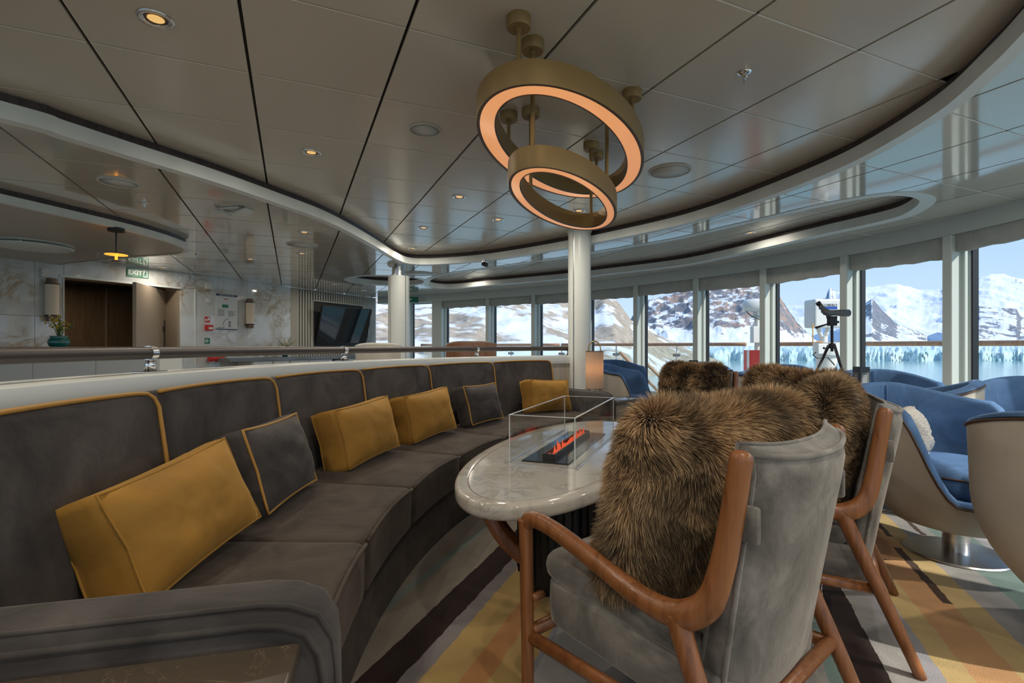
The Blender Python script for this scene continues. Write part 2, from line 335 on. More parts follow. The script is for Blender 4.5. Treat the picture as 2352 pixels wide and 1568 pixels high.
def tiles(parent, loops, z, mat, gapA=.013, gapB=.009, th=.012, name='ceiling_panel'):
    bm = bmesh.new(); eds = []
    for lp in loops:
        vs = [bm.verts.new((p[0], p[1], z)) for p in lp]
        eds += [bm.edges.new((vs[i], vs[(i+1) % len(vs)])) for i in range(len(vs))]
    bmesh.ops.triangle_fill(bm, edges=eds, use_beauty=True)
    for d, o0, st, gap in ((GB, -.18, .602, gapA), (GA, 2.64, .622, gapB)):
        vals = [Vector(v.co).dot(d) for v in bm.verts]; k0 = math.floor((min(vals)-o0)/st); k1 = math.ceil((max(vals)-o0)/st)
        for k in range(k0, k1+1):
            for sg in (-.5, .5):
                bmesh.ops.bisect_plane(bm, geom=bm.verts[:]+bm.edges[:]+bm.faces[:], dist=1e-6, plane_co=d*(o0+st*k+sg*gap), plane_no=d)
    cells = {}; jn = {}
    for f in bm.faces:
        c = f.calc_center_median(); p = (c.dot(GB)+.18)/.602; q = (c.dot(GA)-2.64)/.622
        if abs(q-round(q))*.622 < gapB*.5 and abs(p-round(p))*.602 > gapA*.5:
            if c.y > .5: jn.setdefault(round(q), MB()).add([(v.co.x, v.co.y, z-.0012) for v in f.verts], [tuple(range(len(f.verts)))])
            continue
        if abs(p-round(p))*.602 < gapA*.5: continue
        cells.setdefault((math.floor(p), math.floor(q)), []).append(f)
    rest = MB(); cnt = 0
    for key, fs in sorted(cells.items()):
        idx = {}; v = []; fl = []; ec = {}
        for f in fs:
            q = []
            for vv in f.verts:
                if vv.index not in idx or True:
                    k = (round(vv.co.x, 5), round(vv.co.y, 5))
                    if k not in idx: idx[k] = len(v); v.append((vv.co.x, vv.co.y, z))
                q.append(idx[k])
            if len(set(q)) < 3: continue
            fl.append(tuple(q))
            for i in range(len(q)):
                e = (q[i], q[(i+1) % len(q)]); ec[tuple(sorted(e))] = ec.get(tuple(sorted(e)), []) + [e]
        if sum(f.calc_area() for f in fs) < .0015: continue
        n = len(v); v2 = v+[(a, b_, c_+th) for a, b_, c_ in v]
        fl2 = fl+[tuple(i+n for i in q[::-1]) for q in fl]+[(e[0][0], e[0][1], e[0][1]+n, e[0][0]+n) for e in ec.values() if len(e) == 1]
        cxy = np.mean(np.array(v), 0)
        if seen(cxy[0], cxy[1]) or seen(cxy[0], cxy[1]+.5): obj(name, v2, fl2, mat, parent); cnt += 1
        else: rest.add(v2, fl2)
    bm.free()
    if rest.v: tag(rest.build('rear_'+name, mat, parent), kind='stuff')
    for q in sorted(jn): jn[q].build('joint_glint_strip', 'joint_glint', parent)     # pale strip standing in for light caught by each cross joint's edge
    return cnt
def flat(loops, z, name, mat, parent=None):
    bm = bmesh.new(); eds = []
    for lp in loops:
        vs = [bm.verts.new((p[0], p[1], z)) for p in lp]; eds += [bm.edges.new((vs[i], vs[(i+1) % len(vs)])) for i in range(len(vs))]
    bmesh.ops.triangle_fill(bm, edges=eds, use_beauty=True); me = bpy.data.meshes.new(name); bm.to_mesh(me); bm.free(); me.materials.append(M[mat]); return link(bpy.data.objects.new(name, me), parent)
REC_B = offset2(REC, .035, True)
ceil = struct(flat([REC_B], ZM+.02, 'ceiling', 'gap'))
n1 = tiles(ceil, [REC_B], ZM, 'panel')
OUT = [(p[0], p[1]) for p in FLOOR]
REC_R, SLOT_R, RING_R = offset2(REC, .06, True), offset2(SLOT, .10, True), offset2(RING, .10, True)
ceil2 = struct(flat([OUT, REC_R, SLOT_R, RING_R], ZL+.02, 'ceiling', 'gap'))
n2 = tiles(ceil2, [OUT, REC_R, SLOT_R, RING_R], ZL, 'panel_gloss')
def lip(parent, loop, z0, zs, z1, rim, nm):
    c = loop+loop[:1]; a = MB(); a.strip(at(c, z0), at(c, zs)); t = offset2(loop, .035, True); t = t+t[:1]
    a.strip(at(c, zs), at(t, zs)); a.build('cove_face', 'whitetrim', parent, True)
    MB().strip(at(t, zs), at(t, z1+.003)).build('cove_reveal', 'brown', parent, True)
    r = offset2(loop, rim, True); r = r+r[:1]; q = MB(); q.strip(at(c, z0), at(r, z0-.004)); q.strip(at(r, z0-.004), at(r, z0+.02)); q.build('cove_rim', 'white', parent)
tr = struct(bpy.data.objects.new('trim_1', None)); COL.objects.link(tr); lip(tr, REC, ZL, 2.265, ZM, .062, 'main')
tr = struct(bpy.data.objects.new('trim_2', None)); COL.objects.link(tr); lip(tr, SLOT, ZL, 2.265, ZM, .102, 'slot')
SB = offset2(SLOT, .035, True); sl = struct(flat([SB], ZM+.02, 'ceiling', 'gap')); tiles(sl, [SB], ZM, 'panel')
tr = struct(bpy.data.objects.new('trim_3', None)); COL.objects.link(tr); lip(tr, RING, ZL, 2.265, ZM, .102, 'ring')
SB = offset2(RING, .035, True); sl = struct(flat([SB], ZM+.02, 'ceiling', 'gap')); tiles(sl, [SB], ZM, 'panel')
# ceiling island on the left
ISL = band_pts([(0, 462), (153, 496), (306, 531), (382, 552), (424, 567), (434, 573), (415, 583), (306, 591), (133, 609)], ZC)
ISL = catmull(ISL, 5)+[tuple((WO+WU*-3.5)[:2]), (-5.6, 2.2), (-4.6, 2.7)]
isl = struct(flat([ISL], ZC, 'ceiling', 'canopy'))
c = ISL+ISL[:1]; i2 = offset2(ISL, -.03 if area(ISL) > 0 else .03, True); i2 = i2+i2[:1]
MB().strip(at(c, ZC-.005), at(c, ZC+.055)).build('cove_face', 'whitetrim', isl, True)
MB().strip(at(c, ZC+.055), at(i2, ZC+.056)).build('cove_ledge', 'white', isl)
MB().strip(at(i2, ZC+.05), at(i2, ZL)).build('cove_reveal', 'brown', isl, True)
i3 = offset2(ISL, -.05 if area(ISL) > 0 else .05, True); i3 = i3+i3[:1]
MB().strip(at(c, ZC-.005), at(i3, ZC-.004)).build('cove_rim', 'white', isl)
# roof slab keeping daylight out above the panels
struct(MB().prism([(p[0], p[1]) for p in outw(WIN, .35)]+[(-6.2, -6.6), (-10.2, -2.4), (-6.4, 6.6), (-6.7, 9.0), (-3.6, 12.4)], ZM+.03, ZM+.3).build('ceiling', 'gap'))
# ---- window wall
HEAD, SILL = 2.03, .28
def ray_path(px, path):
    k = (px-CX)/F
    for i in range(len(path)-1):
        a, b = np.array(path[i][:2]), np.array(path[i+1][:2]); fa, fb = a[0]-k*a[1], b[0]-k*b[1]
        if fa*fb <= 0 and max(a[1], b[1]) > .2: return i+fa/(fa-fb)
    return None
def path_at(path, s):
    i = min(int(s), len(path)-2); t = s-i; a, b = np.array(path[i][:2]), np.array(path[i+1][:2]); d = (b-a)/np.linalg.norm(b-a); return a+(b-a)*t, d
WARC = np.concatenate([[0], np.cumsum(np.linalg.norm(np.diff(np.array(WIN), axis=0), axis=1))])
def s2arc(s): i = min(int(s), len(WIN)-2); return WARC[i]+(WARC[i+1]-WARC[i])*(s-i)
def arc_at(a): i = min(np.searchsorted(WARC, a, 'right')-1, len(WIN)-2); return path_at(WIN, i+(a-WARC[i])/(WARC[i+1]-WARC[i]))
MULPX = [928, 1003, 1119, 1224, 1340, 1459, 1597, 1751, 1937, 2175]
MUL = [s2arc(ray_path(px, WIN)) for px in MULPX]
MUL.insert(2, s2arc(ray_path(1021, WIN))+.02) if False else None
while MUL[-1]+1.25 < WARC[-1]: MUL.append(MUL[-1]+1.22)
wall = struct(bpy.data.objects.new('wall_right', None)); COL.objects.link(wall)
WO2 = outw(WIN, .22)
def pane_strip(a0, a1, off, n=6): return outw([tuple(arc_at(a)[0]) for a in np.linspace(a0, a1, n)], off)
hd = MB(); c0, c1 = WIN, outw(WIN, .26)
hd.strip(at(c0, HEAD), at(c0, ZL+.02)); hd.strip(at(c0, HEAD), at(c1, HEAD)); hd.strip(at(c1, HEAD), at(c1, ZM+.2)); hd.build('window_header', 'mullion', wall, True)
sl_ = MB(); sl_.strip(at(c0, 0), at(c0, SILL)); sl_.strip(at(c0, SILL), at(c1, SILL)); sl_.strip(at(c1, SILL), at(c1, -.1)); sl_.build('window_sill', 'mullion', wall)
for i, a in enumerate(MUL):
    p, d = arc_at(a); nrm = np.array([-d[1], d[0]]); w = .085
    if i == 1: w = .26
    if i == 0: w = .2
    T = frame2((p[0], p[1], 0), d, (-nrm if np.dot(nrm, p-np.array([0, 4])) < 0 else nrm))
    MB().box(-w/2, w/2, -.004, .2, SILL, HEAD, T).build('mullion', 'mullion', wall, False, .006, 1)
    if i > 0:
        MB().box(-w/2-.03, w/2+.03, .10, .2, SILL, HEAD, T).build('mullion_step', 'mullion', wall)
BLN = 0
for i in range(len(MUL)-1):
    w0 = .13 if i == 1 else (.1 if i == 0 else .043); w1 = .13 if i+1 == 1 else .043
    a0, a1 = MUL[i]+w0+.002, MUL[i+1]-w1-.002
    pth = [tuple(p) for p in pane_strip(a0, a1, .19, 3)]
    win = struct(bpy.data.objects.new('window_%d' % (i+1), None)); COL.objects.link(win)
    p0, p1 = np.array(pth[0]), np.array(pth[-1]); u = p1-p0; ln = np.linalg.norm(u); nrm = np.array([u[1], -u[0]])/ln
    if np.dot(nrm, p0-np.array([0, 3])) < 0: nrm = -nrm
    T = frame2((p0[0], p0[1], 0), u, nrm); g = MB()
    g.box(.028, .042, -.035, .02, SILL, HEAD, T); g.box(ln-.042, ln-.028, -.035, .02, SILL, HEAD, T); g.build('gasket', 'gasket', win)
    f = MB(); f.box(0, .028, -.05, .03, SILL, HEAD, T); f.box(ln-.028, ln, -.05, .03, SILL, HEAD, T); f.box(0, ln, -.02, .03, HEAD-.03, HEAD, T); f.box(0, ln, -.05, .03, SILL, SILL+.05, T); f.build('window_frame', 'mullion', win)
    MB().box(.042, ln-.042, -.004, .004, SILL, HEAD, T).build('pane', 'pane', win)
    if i == 0: continue
    if not (pth[0][1] > 2.0): continue
    # fabric roman blind drawn up, bottom edge a little uneven
    q = [tuple(p) for p in pane_strip(a0+.006, a1-.006, .035, 13)]; q2 = outw(q, .03); rg = random.Random(i*3+1); drop = .165+rg.uniform(-.02, .03); slope = rg.uniform(-.02, .035)
    b = MB(); zb = [HEAD-drop-slope*(k/12)+.006*math.sin(k*1.9+i) for k in range(13)]
    secs = []
    for k in range(13):
        secs.append([(q[k][0], q[k][1], HEAD-.002), (q[k][0], q[k][1], zb[k]), (q2[k][0], q2[k][1], zb[k]-.004), (q2[k][0], q2[k][1], HEAD-.002)])
    b.sweep(secs); BLN += 1
    names = {1: 'grey fabric blind of the narrow far window left of the round white column', 2: 'grey fabric blind of the second far window beyond the wooden chair back', 3: 'grey fabric blind partly hidden behind the tall white column', 4: 'grey fabric blind of the window just right of the tall white column', 5: 'grey fabric blind above the striped snowy mountain, second right of the column', 6: 'grey fabric blind above the radar dome on deck', 7: 'grey fabric blind of the window behind the spotting scope', 8: 'grey fabric blind of the window right of the spotting scope', 9: 'grey fabric blind of the rightmost window at the picture edge'}
    tag(b.build('window_blind', 'blind', None), names.get(i, 'grey fabric blind of the window nearest the camera on the right'), 'blind', 'fabric blinds on the curved window wall')
# ---- marble wall with doorway, door recess and slatted television wall
tA, tB = onwall(147), onwall(414); tM = onwall(668); tS0, tS1 = onwall(683), onwall(862)
DH = 1.93
wl = struct(bpy.data.objects.new('wall_left', None)); COL.objects.link(wl)
T0 = frame2((WO.x, WO.y, 0), (WU.x, WU.y), (WN.x, WN.y))
def slab(t0, t1, z0, z1, th=.03, mat='marble', nm='marble_slab', off=0): return MB().box(t0+.0015, t1-.0015, -th+off, off, z0+.0015, z1-.0015, T0).build(nm, mat, wl, False, .002, 1)
edges = [-7.5, -5.0, -3.6, -2.3, -1.0, onwall(80), tA]
for a, b in zip(edges[:-1], edges[1:]):
    for z0, z1 in ((0, .95), (.95, 1.42), (1.42, ZL)): slab(a, b, z0, z1)
slab(tA, tB, DH+.02, ZL)
tF = onwall(448)
slab(tB, tF, DH+.02, ZL); slab(tB, tF, 0, DH+.02, nm='door_reveal_slab', off=-.001)
e2 = [tF, (tF+tM)/2, tM]
for a, b in zip(e2[:-1], e2[1:]): slab(a, b, 0, ZL)
slab(tM, tS0, 0, ZL, mat='beigewall', nm='beige_panel')
MB().box(tA-.05, tB+.02, -.012, .012, DH-.002, DH+.025, T0).build('portal_trim', 'whitetrim', wl)
MB().box(tA-.012, tA, -.3, .012, 0, DH, T0).build('portal_trim', 'whitetrim', wl)
MB().box(tF-.012, tF+.004, -.002, .012, 0, DH+.02, T0).build('portal_trim', 'whitetrim', wl)
# corridor behind the doorway
cor = struct(bpy.data.objects.new('wall_back', None)); COL.objects.link(cor)
MB().box(tA-2.2, tB+1.5, -2.2, -2.1, 0, ZL, T0).build('corridor_wall', 'doorbrown', cor)
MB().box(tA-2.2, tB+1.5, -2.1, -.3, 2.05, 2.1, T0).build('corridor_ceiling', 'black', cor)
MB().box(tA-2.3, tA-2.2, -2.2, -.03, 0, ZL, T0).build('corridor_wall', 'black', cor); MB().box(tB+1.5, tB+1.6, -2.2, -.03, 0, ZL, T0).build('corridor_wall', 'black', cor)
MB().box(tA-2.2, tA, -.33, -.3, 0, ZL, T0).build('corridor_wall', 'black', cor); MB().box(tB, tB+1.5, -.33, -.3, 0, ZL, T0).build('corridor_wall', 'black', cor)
MB().box(tA-2.2, tB+1.5, -2.2, 0, -.1, 0, T0).build('corridor_floor', 'doorbrown', cor)
for t in (tA-.1, tA+.25, tA+.9, tA+1.5): MB().box(t, t+.03, -2.1, -2.085, 0, ZL-.1, T0).build('corridor_pilaster', 'doorbeige' if t > tA+.8 else 'brown', cor)
lcp = T0 @ Vector(((tA+tB)/2-.2, -1.1, 2.03)); MB().box(tA, tB, -.3, -.03, DH, DH+.05, T0).build('door_head', 'doorbeige', wl)
# open door leaf
dr = struct(bpy.data.objects.new('door_1', None)); COL.objects.link(dr)
Td = T0 @ Matrix.Translation((tB-.03, -.30, 0)) @ Matrix.Rotation(math.radians(-42), 4, 'Z')
MB().box(-1.12, 0, -.045, 0, .02, DH-.02, Td).build('door_leaf', 'doorbeige', dr, False, .003, 1)
MB().box(-.09, -.075, 0, .012, .9, 1.45, Td).build('edge_pull', 'black', dr); MB().box(-.14, -.12, 0, .01, 1.28, 1.35, Td).build('lock_plate', 'black', dr)
MB().box(tB-.035, tB, -.30, -.02, 0, DH, T0).build('door_jamb', 'doorbeige', dr)
# slats
bk = struct(MB().box(tS0, t_end+.1, -.09, -.04, 0, ZL, T0).build('wall_slats', 'slatdark'))
tv0, tv1 = onwall(720), onwall(834); nz0, nz1 = .95, ZD(690, wallp(tv0).y)
t = tS0
sm = {}
while t < tS1:
    segs = [(0.62, ZL)]
    if tv0-.02 < t < tv1: segs = [(.62, nz0), (nz1, ZL)]
    for z0, z1 in segs: MB().box(t, t+.032, -.04, 0, z0, z1, T0).build('slat', 'slat', bk)
    t += .068
nb = MB(); nb.box(tv0-.02, tv1+.01, -.10, -.085, nz0, nz1, T0); nb.build('niche_back', 'offwhite', bk)
for (x0, x1, z0, z1) in ((tv0-.03, tv0-.01, nz0, nz1), (tv1, tv1+.02, nz0, nz1), (tv0-.03, tv1+.02, nz1-.01, nz1+.012), (tv0-.03, tv1+.02, nz0-.012, nz0+.01)): MB().box(x0, x1, -.09, .012, z0, z1, T0).build('niche_trim', 'slat', bk)
struct(MB().box(tS1+.02, t_end+.15, -.04, .0, 0, ZL, T0).build('wall_end', 'beigewall'))
# ---- columns
def column(x, y, r, z1, label, narrow=False):
    t = struct(bpy.data.objects.new('column', None)); COL.objects.link(t); t.location = (x, y, 0)
    if narrow:
        MB().lathe([(r*.62, 2.02), (r*.62, z1)], 24).build('steel_neck', 'steel', t, 'auto'); MB().lathe([(r*.75, 2.02), (r*.75, 2.05)], 24).build('steel_collar', 'steel', t, 'auto'); top = 2.03
    else: top = z1
    n = 4
    for k in range(n):
        a0 = 2*PI*k/n+.06+.9; a1 = 2*PI*(k+1)/n-.06+.9; P = [(r*math.cos(a), r*math.sin(a)) for a in np.linspace(a0, a1, 10)]; Q = [(.9*r*math.cos(a), .9*r*math.sin(a)) for a in np.linspace(a1, a0, 10)]
        MB().prism(P+Q, 0, top).build('cladding_panel', 'white', t, 'auto')
    MB().lathe([(r*.965, 0), (r*.965, top-.004)], 32).build('cladding_core', 'steel', t, 'auto')
    MB().lathe([(r*1.06, z1-.03), (r*1.1, z1-.02), (r*1.1, z1)], 32).build('collar', 'white', t, 'auto') if not narrow else None
    return tag(t, label, 'column')
column(*XD(1331, 5.55), .124, ZM, 'tall white clad column below the ring chandelier')
column(*XD(916, 7.1), .147, ZL, 'white column with a brushed steel neck beside the television', True)
# ---- curved partition behind the sofa
SC = np.array([3.29, 1.80])
def pol(R, deg, z): a = math.radians(deg); return (SC[0]+R*math.cos(a), SC[1]+R*math.sin(a), z)
def phi_at(px, R):
    k = (px-CX)/F   # ray x=k*y meets circle
    A = k*k+1; Bq = -2*(k*SC[0]+SC[1]); Cq = SC@SC-R*R; D = math.sqrt(Bq*Bq-4*A*Cq); ys = [(-Bq+D)/(2*A), (-Bq-D)/(2*A)]
    best = [(math.degrees(math.atan2(y-SC[1], k*y-SC[0])) % 360, y) for y in ys if y > 0]
    best = [b for b in best if 100 < b[0] < 215]; return best[-1][0] if len(best) else None
PE = 124.3
part = struct(bpy.data.objects.new('wall_partition', None)); COL.objects.link(part)
ph = np.linspace(PE, 204, 60)
def arcband(R0, R1, z0, z1): return [[pol(R0, a, z0), pol(R0, a, z1), pol(R1, a, z1), pol(R1, a, z0)] for a in ph]
MB().sweep(arcband(4.575, 4.735, 0, .86)).build('veneer_panel', 'veneer', part, 'auto')
MB().sweep(arcband(4.555, 4.755, .862, .95)).build('partition_cap', 'white', part, 'auto', .006, 2)
# ================================================================== OUTSIDE
SEA = -15.0
def snowmat(name, rock, rock2, snow=(.72, .75, .80), scale=.02, thr=.5, mscale=(1, 1, 1), rot=(0, 0, 0), slope_w=.8, patch=None, fine=6, low=None):
    m = pm(name, rock, .9, spec=.1); L = m.node_tree.links; b = m.node_tree.nodes['Principled BSDF']
    c = coords(m, mscale, rot); 
    for q_ in m.node_tree.nodes:
        if q_.type == 'MAPPING': q_.vector_type = 'TEXTURE'
    n = _n(m, 'ShaderNodeTexNoise', Scale=scale, Detail=9, Roughness=.62, Distortion=.35); L.new(c, n.inputs['Vector'])
    g = _n(m, 'ShaderNodeNewGeometry'); sp = _n(m, 'ShaderNodeSeparateXYZ'); L.new(g.outputs['Normal'], sp.inputs[0])
    a = _n(m, 'ShaderNodeMath', operation='MULTIPLY_ADD'); L.new(sp.outputs['Z'], a.inputs[0]); a.inputs[1].default_value = slope_w; L.new(n.outputs['Fac'], a.inputs[2])
    if low:
        ps_ = _n(m, 'ShaderNodeSeparateXYZ'); L.new(g.outputs['Position'], ps_.inputs[0]); lr = _n(m, 'ShaderNodeMapRange'); lr.inputs['From Min'].default_value = low[0]; lr.inputs['From Max'].default_value = low[1]; lr.inputs['To Min'].default_value = low[2]; lr.inputs['To Max'].default_value = 0; L.new(ps_.outputs['Z'], lr.inputs[0])
        a2 = _n(m, 'ShaderNodeMath', operation='ADD'); L.new(a.outputs[0], a2.inputs[0]); L.new(lr.outputs[0], a2.inputs[1]); a = a2
    f = _n(m, 'ShaderNodeMapRange'); f.inputs['From Min'].default_value = thr-.03; f.inputs['From Max'].default_value = thr+.03; L.new(a.outputs[0], f.inputs[0])
    n2 = _n(m, 'ShaderNodeTexNoise', Scale=scale*fine, Detail=6, Roughness=.7); L.new(c, n2.inputs['Vector'])
    rk = ramp(m, n2.outputs['Fac'], [(.3, tuple(x*.55 for x in rock)), (.45, rock), (.6, rock2), (.75, tuple(x*1.25 for x in rock2))])
    if patch:
        n3 = _n(m, 'ShaderNodeTexNoise', Scale=scale*.5, Detail=2); L.new(c, n3.inputs['Vector']); pf = ramp(m, n3.outputs['Fac'], [(.5, (0, 0, 0)), (.6, (1, 1, 1))])
        mp = _n(m, 'ShaderNodeMix', data_type='RGBA'); L.new(pf, mp.inputs['Factor']); L.new(rk, mp.inputs['A']); mp.inputs['B'].default_value = (*patch, 1); rk = mp.outputs['Result']
    mx = _n(m, 'ShaderNodeMix', data_type='RGBA'); L.new(f.outputs[0], mx.inputs['Factor']); L.new(rk, mx.inputs['A']); mx.inputs['B'].default_value = (*snow, 1); L.new(mx.outputs['Result'], b.inputs['Base Color'])
    return m
M['scree'] = snowmat('scree_and_snow_patches', (.36, .30, .235), (.45, .39, .32), scale=.034, thr=1.01, slope_w=.55, mscale=(2.0, 1, 1), rot=(0, .35, 0))
M['striated'] = snowmat('striated_hazed_rock_and_snow', (.15, .165, .20), (.29, .265, .26), scale=.045, thr=1.06, slope_w=.60, mscale=(1, 1, 5.0), rot=(0, .55, 0), patch=(.34, .25, .21), fine=3, low=(5, 38, .35))  # rock colour blued to paint in distance haze
M['darkrock'] = snowmat('dark_hazed_pyramid_rock', (.16, .18, .22), (.26, .27, .30), scale=.03, thr=1.02, slope_w=.62, mscale=(1, 1, 3), rot=(0, -.7, 0), low=(0, 25, .3))  # blue-grey of this rock includes painted haze
M['farsnow'] = snowmat('far_hazed_snow_range', (.20, .24, .32), (.30, .34, .40), snow=(.73, .77, .83), scale=.012, thr=.98, slope_w=.72, mscale=(1, 1, 3.0), rot=(0, -.6, 0), low=(60, 200, .2))  # far rock tinted blue, haze put into the colour
M['glacier'] = noise_col(pm('glacier_ice', (.6, .72, .78), .7), [(.3, (.42, .60, .68)), (.5, (.60, .71, .76)), (.65, (.70, .76, .80))], .06, 8, .8, (1, 1, 1.2))
def mountain(name, label, sky, Y0, Y1, mat, amp, freq, nx=200, ny=60, base=SEA-2, power=1.0, foot=None, seed=0, top_noise=1.0):
    """sky: (picture column, row) points of the crest; the crest stands at depth Y1, the foot at depth Y0."""
    xs = np.linspace(sky[0][0], sky[-1][0], nx); cr_ = np.interp(xs, [p[0] for p in sky], [p[1] for p in sky]); v = []; f = []
    for j in range(ny):
        t = j/(ny-1)
        for i, px in enumerate(xs):
            y0 = Y0 if foot is None else np.interp(px, [p[0] for p in foot], [p[1] for p in foot]); 
            if t <= .88: s = t/.88; Y = y0+(Y1-y0)*s; hgt = s**power
            else: s = (t-.88)/.12; Y = Y1*(1+.25*s); hgt = 1-.35*s
            X = (px-CX)/F*Y; zc = H+(HY-cr_[i])*Y1/F; zz = base+(zc-base)*hgt
            q = Vector((X*freq+seed*7.3, Y*freq*.6, zz*freq*.4)); nz = mnoise.ridged_multi_fractal(q, 1.0, 2.1, 6, 1.0, 2.0)-.9 + .5*mnoise.noise(q*.35)
            env = min(1, s*3)*(1 if t < .8 else (.55 if t <= .88 else .5))*top_noise if t <= .88 else .4
            v.append((X, Y, zz+amp*nz*env))
    for j in range(ny-1):
        for i in range(nx-1): a = j*nx+i; f.append((a, a+1, a+nx+1, a+nx))
    return tag(obj(name, v, f, mat, None, True), label, 'mountain')
mountain('mountain', 'far white snow range under pale blue sky on the right', [(1740, 720), (1800, 700), (1850, 692), (1880, 690), (1897, 682), (1902, 664), (1908, 660), (1916, 668), (1930, 664), (1985, 660), (2030, 655), (2062, 652), (2085, 660), (2120, 668), (2160, 664), (2200, 645), (2245, 632), (2275, 626), (2310, 632), (2352, 640), (2450, 655), (2600, 640), (2900, 650)], 1500, 3200, 'farsnow', 24, .0060, 340, 80, power=1.15)
mountain('mountain', 'dark rocky pyramid peak rising above the glacier right of the scope', [(1940, 775), (1960, 735), (1985, 700), (2003, 686), (2025, 712), (2060, 742), (2100, 757), (2130, 772)], 1350, 1750, 'darkrock', 9, .014, 120, 50, power=.9)
mountain('mountain', 'rocky grey cliff band in the snow at the right edge', [(2190, 765), (2230, 715), (2250, 702), (2300, 704), (2335, 710), (2345, 728), (2400, 735), (2460, 770)], 1350, 1700, 'darkrock', 10, .013, 120, 40, power=.8, seed=3)
mountain('mountain', 'steep striped rock and snow mountain behind the radar mast', [(1430, 760), (1462, 715), (1490, 690), (1530, 678), (1570, 668), (1610, 655), (1650, 648), (1700, 640), (1745, 642), (1775, 655), (1790, 680), (1806, 705), (1830, 742), (1855, 768), (1872, 782), (1890, 792)], 800, 1250, 'striated', 13, .016, 260, 90, power=.95, seed=5)
mountain('mountain', 'brown scree hillside with snow patches on the left shore', [(560, 640), (900, 650), (1100, 660), (1240, 668), (1330, 676), (1365, 690), (1390, 682), (1412, 688), (1432, 712), (1450, 738), (1475, 748), (1500, 762), (1535, 779), (1560, 790), (1600, 806), (1650, 833), (1665, 842)], 250, 560, 'scree', 7, .02, 240, 90, power=.85, foot=[(560, 200), (1200, 230), (1480, 250), (1560, 330), (1665, 430)], seed=9)
# glacier tongue with a broken ice front
gl = []; gf = []; nx, ny = 700, 16
for j in range(ny):
    for i in range(nx):
        px = 1480+(2750-1480)*i/(nx-1); t = j/(ny-1)
        if t < .25: Y = 560+18*mnoise.noise(Vector((i*.05, 0, 3)))+4*mnoise.noise(Vector((i*.3, j*.9, 1)))+2*mnoise.noise(Vector((i*.9, j*1.7, 1)))+t*14; z = SEA-1+t/.25*(13+4*mnoise.noise(Vector((i*.11, j*.3, 0)))+1.6*mnoise.noise(Vector((i*.43, j*1.3, 4))))
        else: s = (t-.25)/.75; Y = 575+s*900; z = SEA+12+s*16+3.5*mnoise.noise(Vector((i*.2, Y*.02, 2)))*(1-s)
        gl.append(((px-CX)/F*Y, Y, z))
for j in range(ny-1):
    for i in range(nx-1): a = j*nx+i; gf.append((a, a+1, a+nx+1, a+nx))
tag(obj('glacier', gl, gf, 'glacier', None, True), 'pale blue glacier front meeting the bay water', 'glacier')
# bay water, all around the ship
wm = pm('glacial_water', (.30, .45, .45), .12, spec=.4); L = wm.node_tree.links
cw = coords(wm, (1, 1, 1)); nw = _n(wm, 'ShaderNodeTexNoise', Scale=.35, Detail=4); L.new(cw, nw.inputs['Vector']); bw = _n(wm, 'ShaderNodeBump', Strength=.25, Distance=.3); L.new(nw.outputs['Fac'], bw.inputs['Height']); L.new(bw.outputs[0], wm.node_tree.nodes['Principled BSDF'].inputs['Normal'])
M['water'] = wm
tag(MB().add([(-6000, -6000, SEA), (6000, -6000, SEA), (6000, 6000, SEA), (-6000, 6000, SEA)], [(0, 1, 2, 3)]).build('bay_water', 'water'), 'calm pale turquoise bay water outside the windows', 'water', kind='stuff')
rg = random.Random(4)
for k, (px, Y, lab) in enumerate(((1690, 190, 'small ice floe on the water left of the red cabinet'), (1838, 260, 'small ice floe on the water left of the antenna pedestal'), (2080, 150, 'flat ice floe on the water right of the scope tripod'), (2320, 210, 'ice floe on the water at the rightmost window'))):
    X = (px-CX)/F*Y; r = rg.uniform(1.2, 2.6); n = 9
    P = [(X+r*rg.uniform(.6, 1.3)*math.cos(2*PI*i/n)*1.6, Y+r*rg.uniform(.6, 1.3)*math.sin(2*PI*i/n)) for i in range(n)]
    tag(MB().prism(P, SEA-.3, SEA+rg.uniform(.25, .6)).build('ice_floe', 'glacier'), lab, 'ice floe', 'ice floes on the bay')
# deck outside the windows, with glass railing
dk = outw(WIN, 2.1); D0 = outw(WIN, .27)
mdk = MB(); mdk.strip(at(D0, -.1), at(dk, -.1)); mdk.strip(at(dk, -.1), at(dk, -.4)); M['deckgrey'] = pm('deck_paint', (.68, .68, .64), .6); struct(mdk.build('floor_deck', 'deckgrey'))
hull = MB(); hull.strip(at(dk, -.4), at(dk, SEA-.5)); M['hull'] = pm('hull_white', (.7, .72, .74), .4); struct(hull.build('wall_hull', 'hull'))
RP = outw(WIN, 1.85); RARC = np.concatenate([[0], np.cumsum(np.linalg.norm(np.diff(np.array(RP), axis=0), axis=1))])
def rarc(a): i = min(np.searchsorted(RARC, a, 'right')-1, len(RP)-2); t = (a-RARC[i])/(RARC[i+1]-RARC[i]); p = np.array(RP[i])+(np.array(RP[i+1])-np.array(RP[i]))*t; d = np.array(RP[i+1])-np.array(RP[i]); return p, d/np.linalg.norm(d)
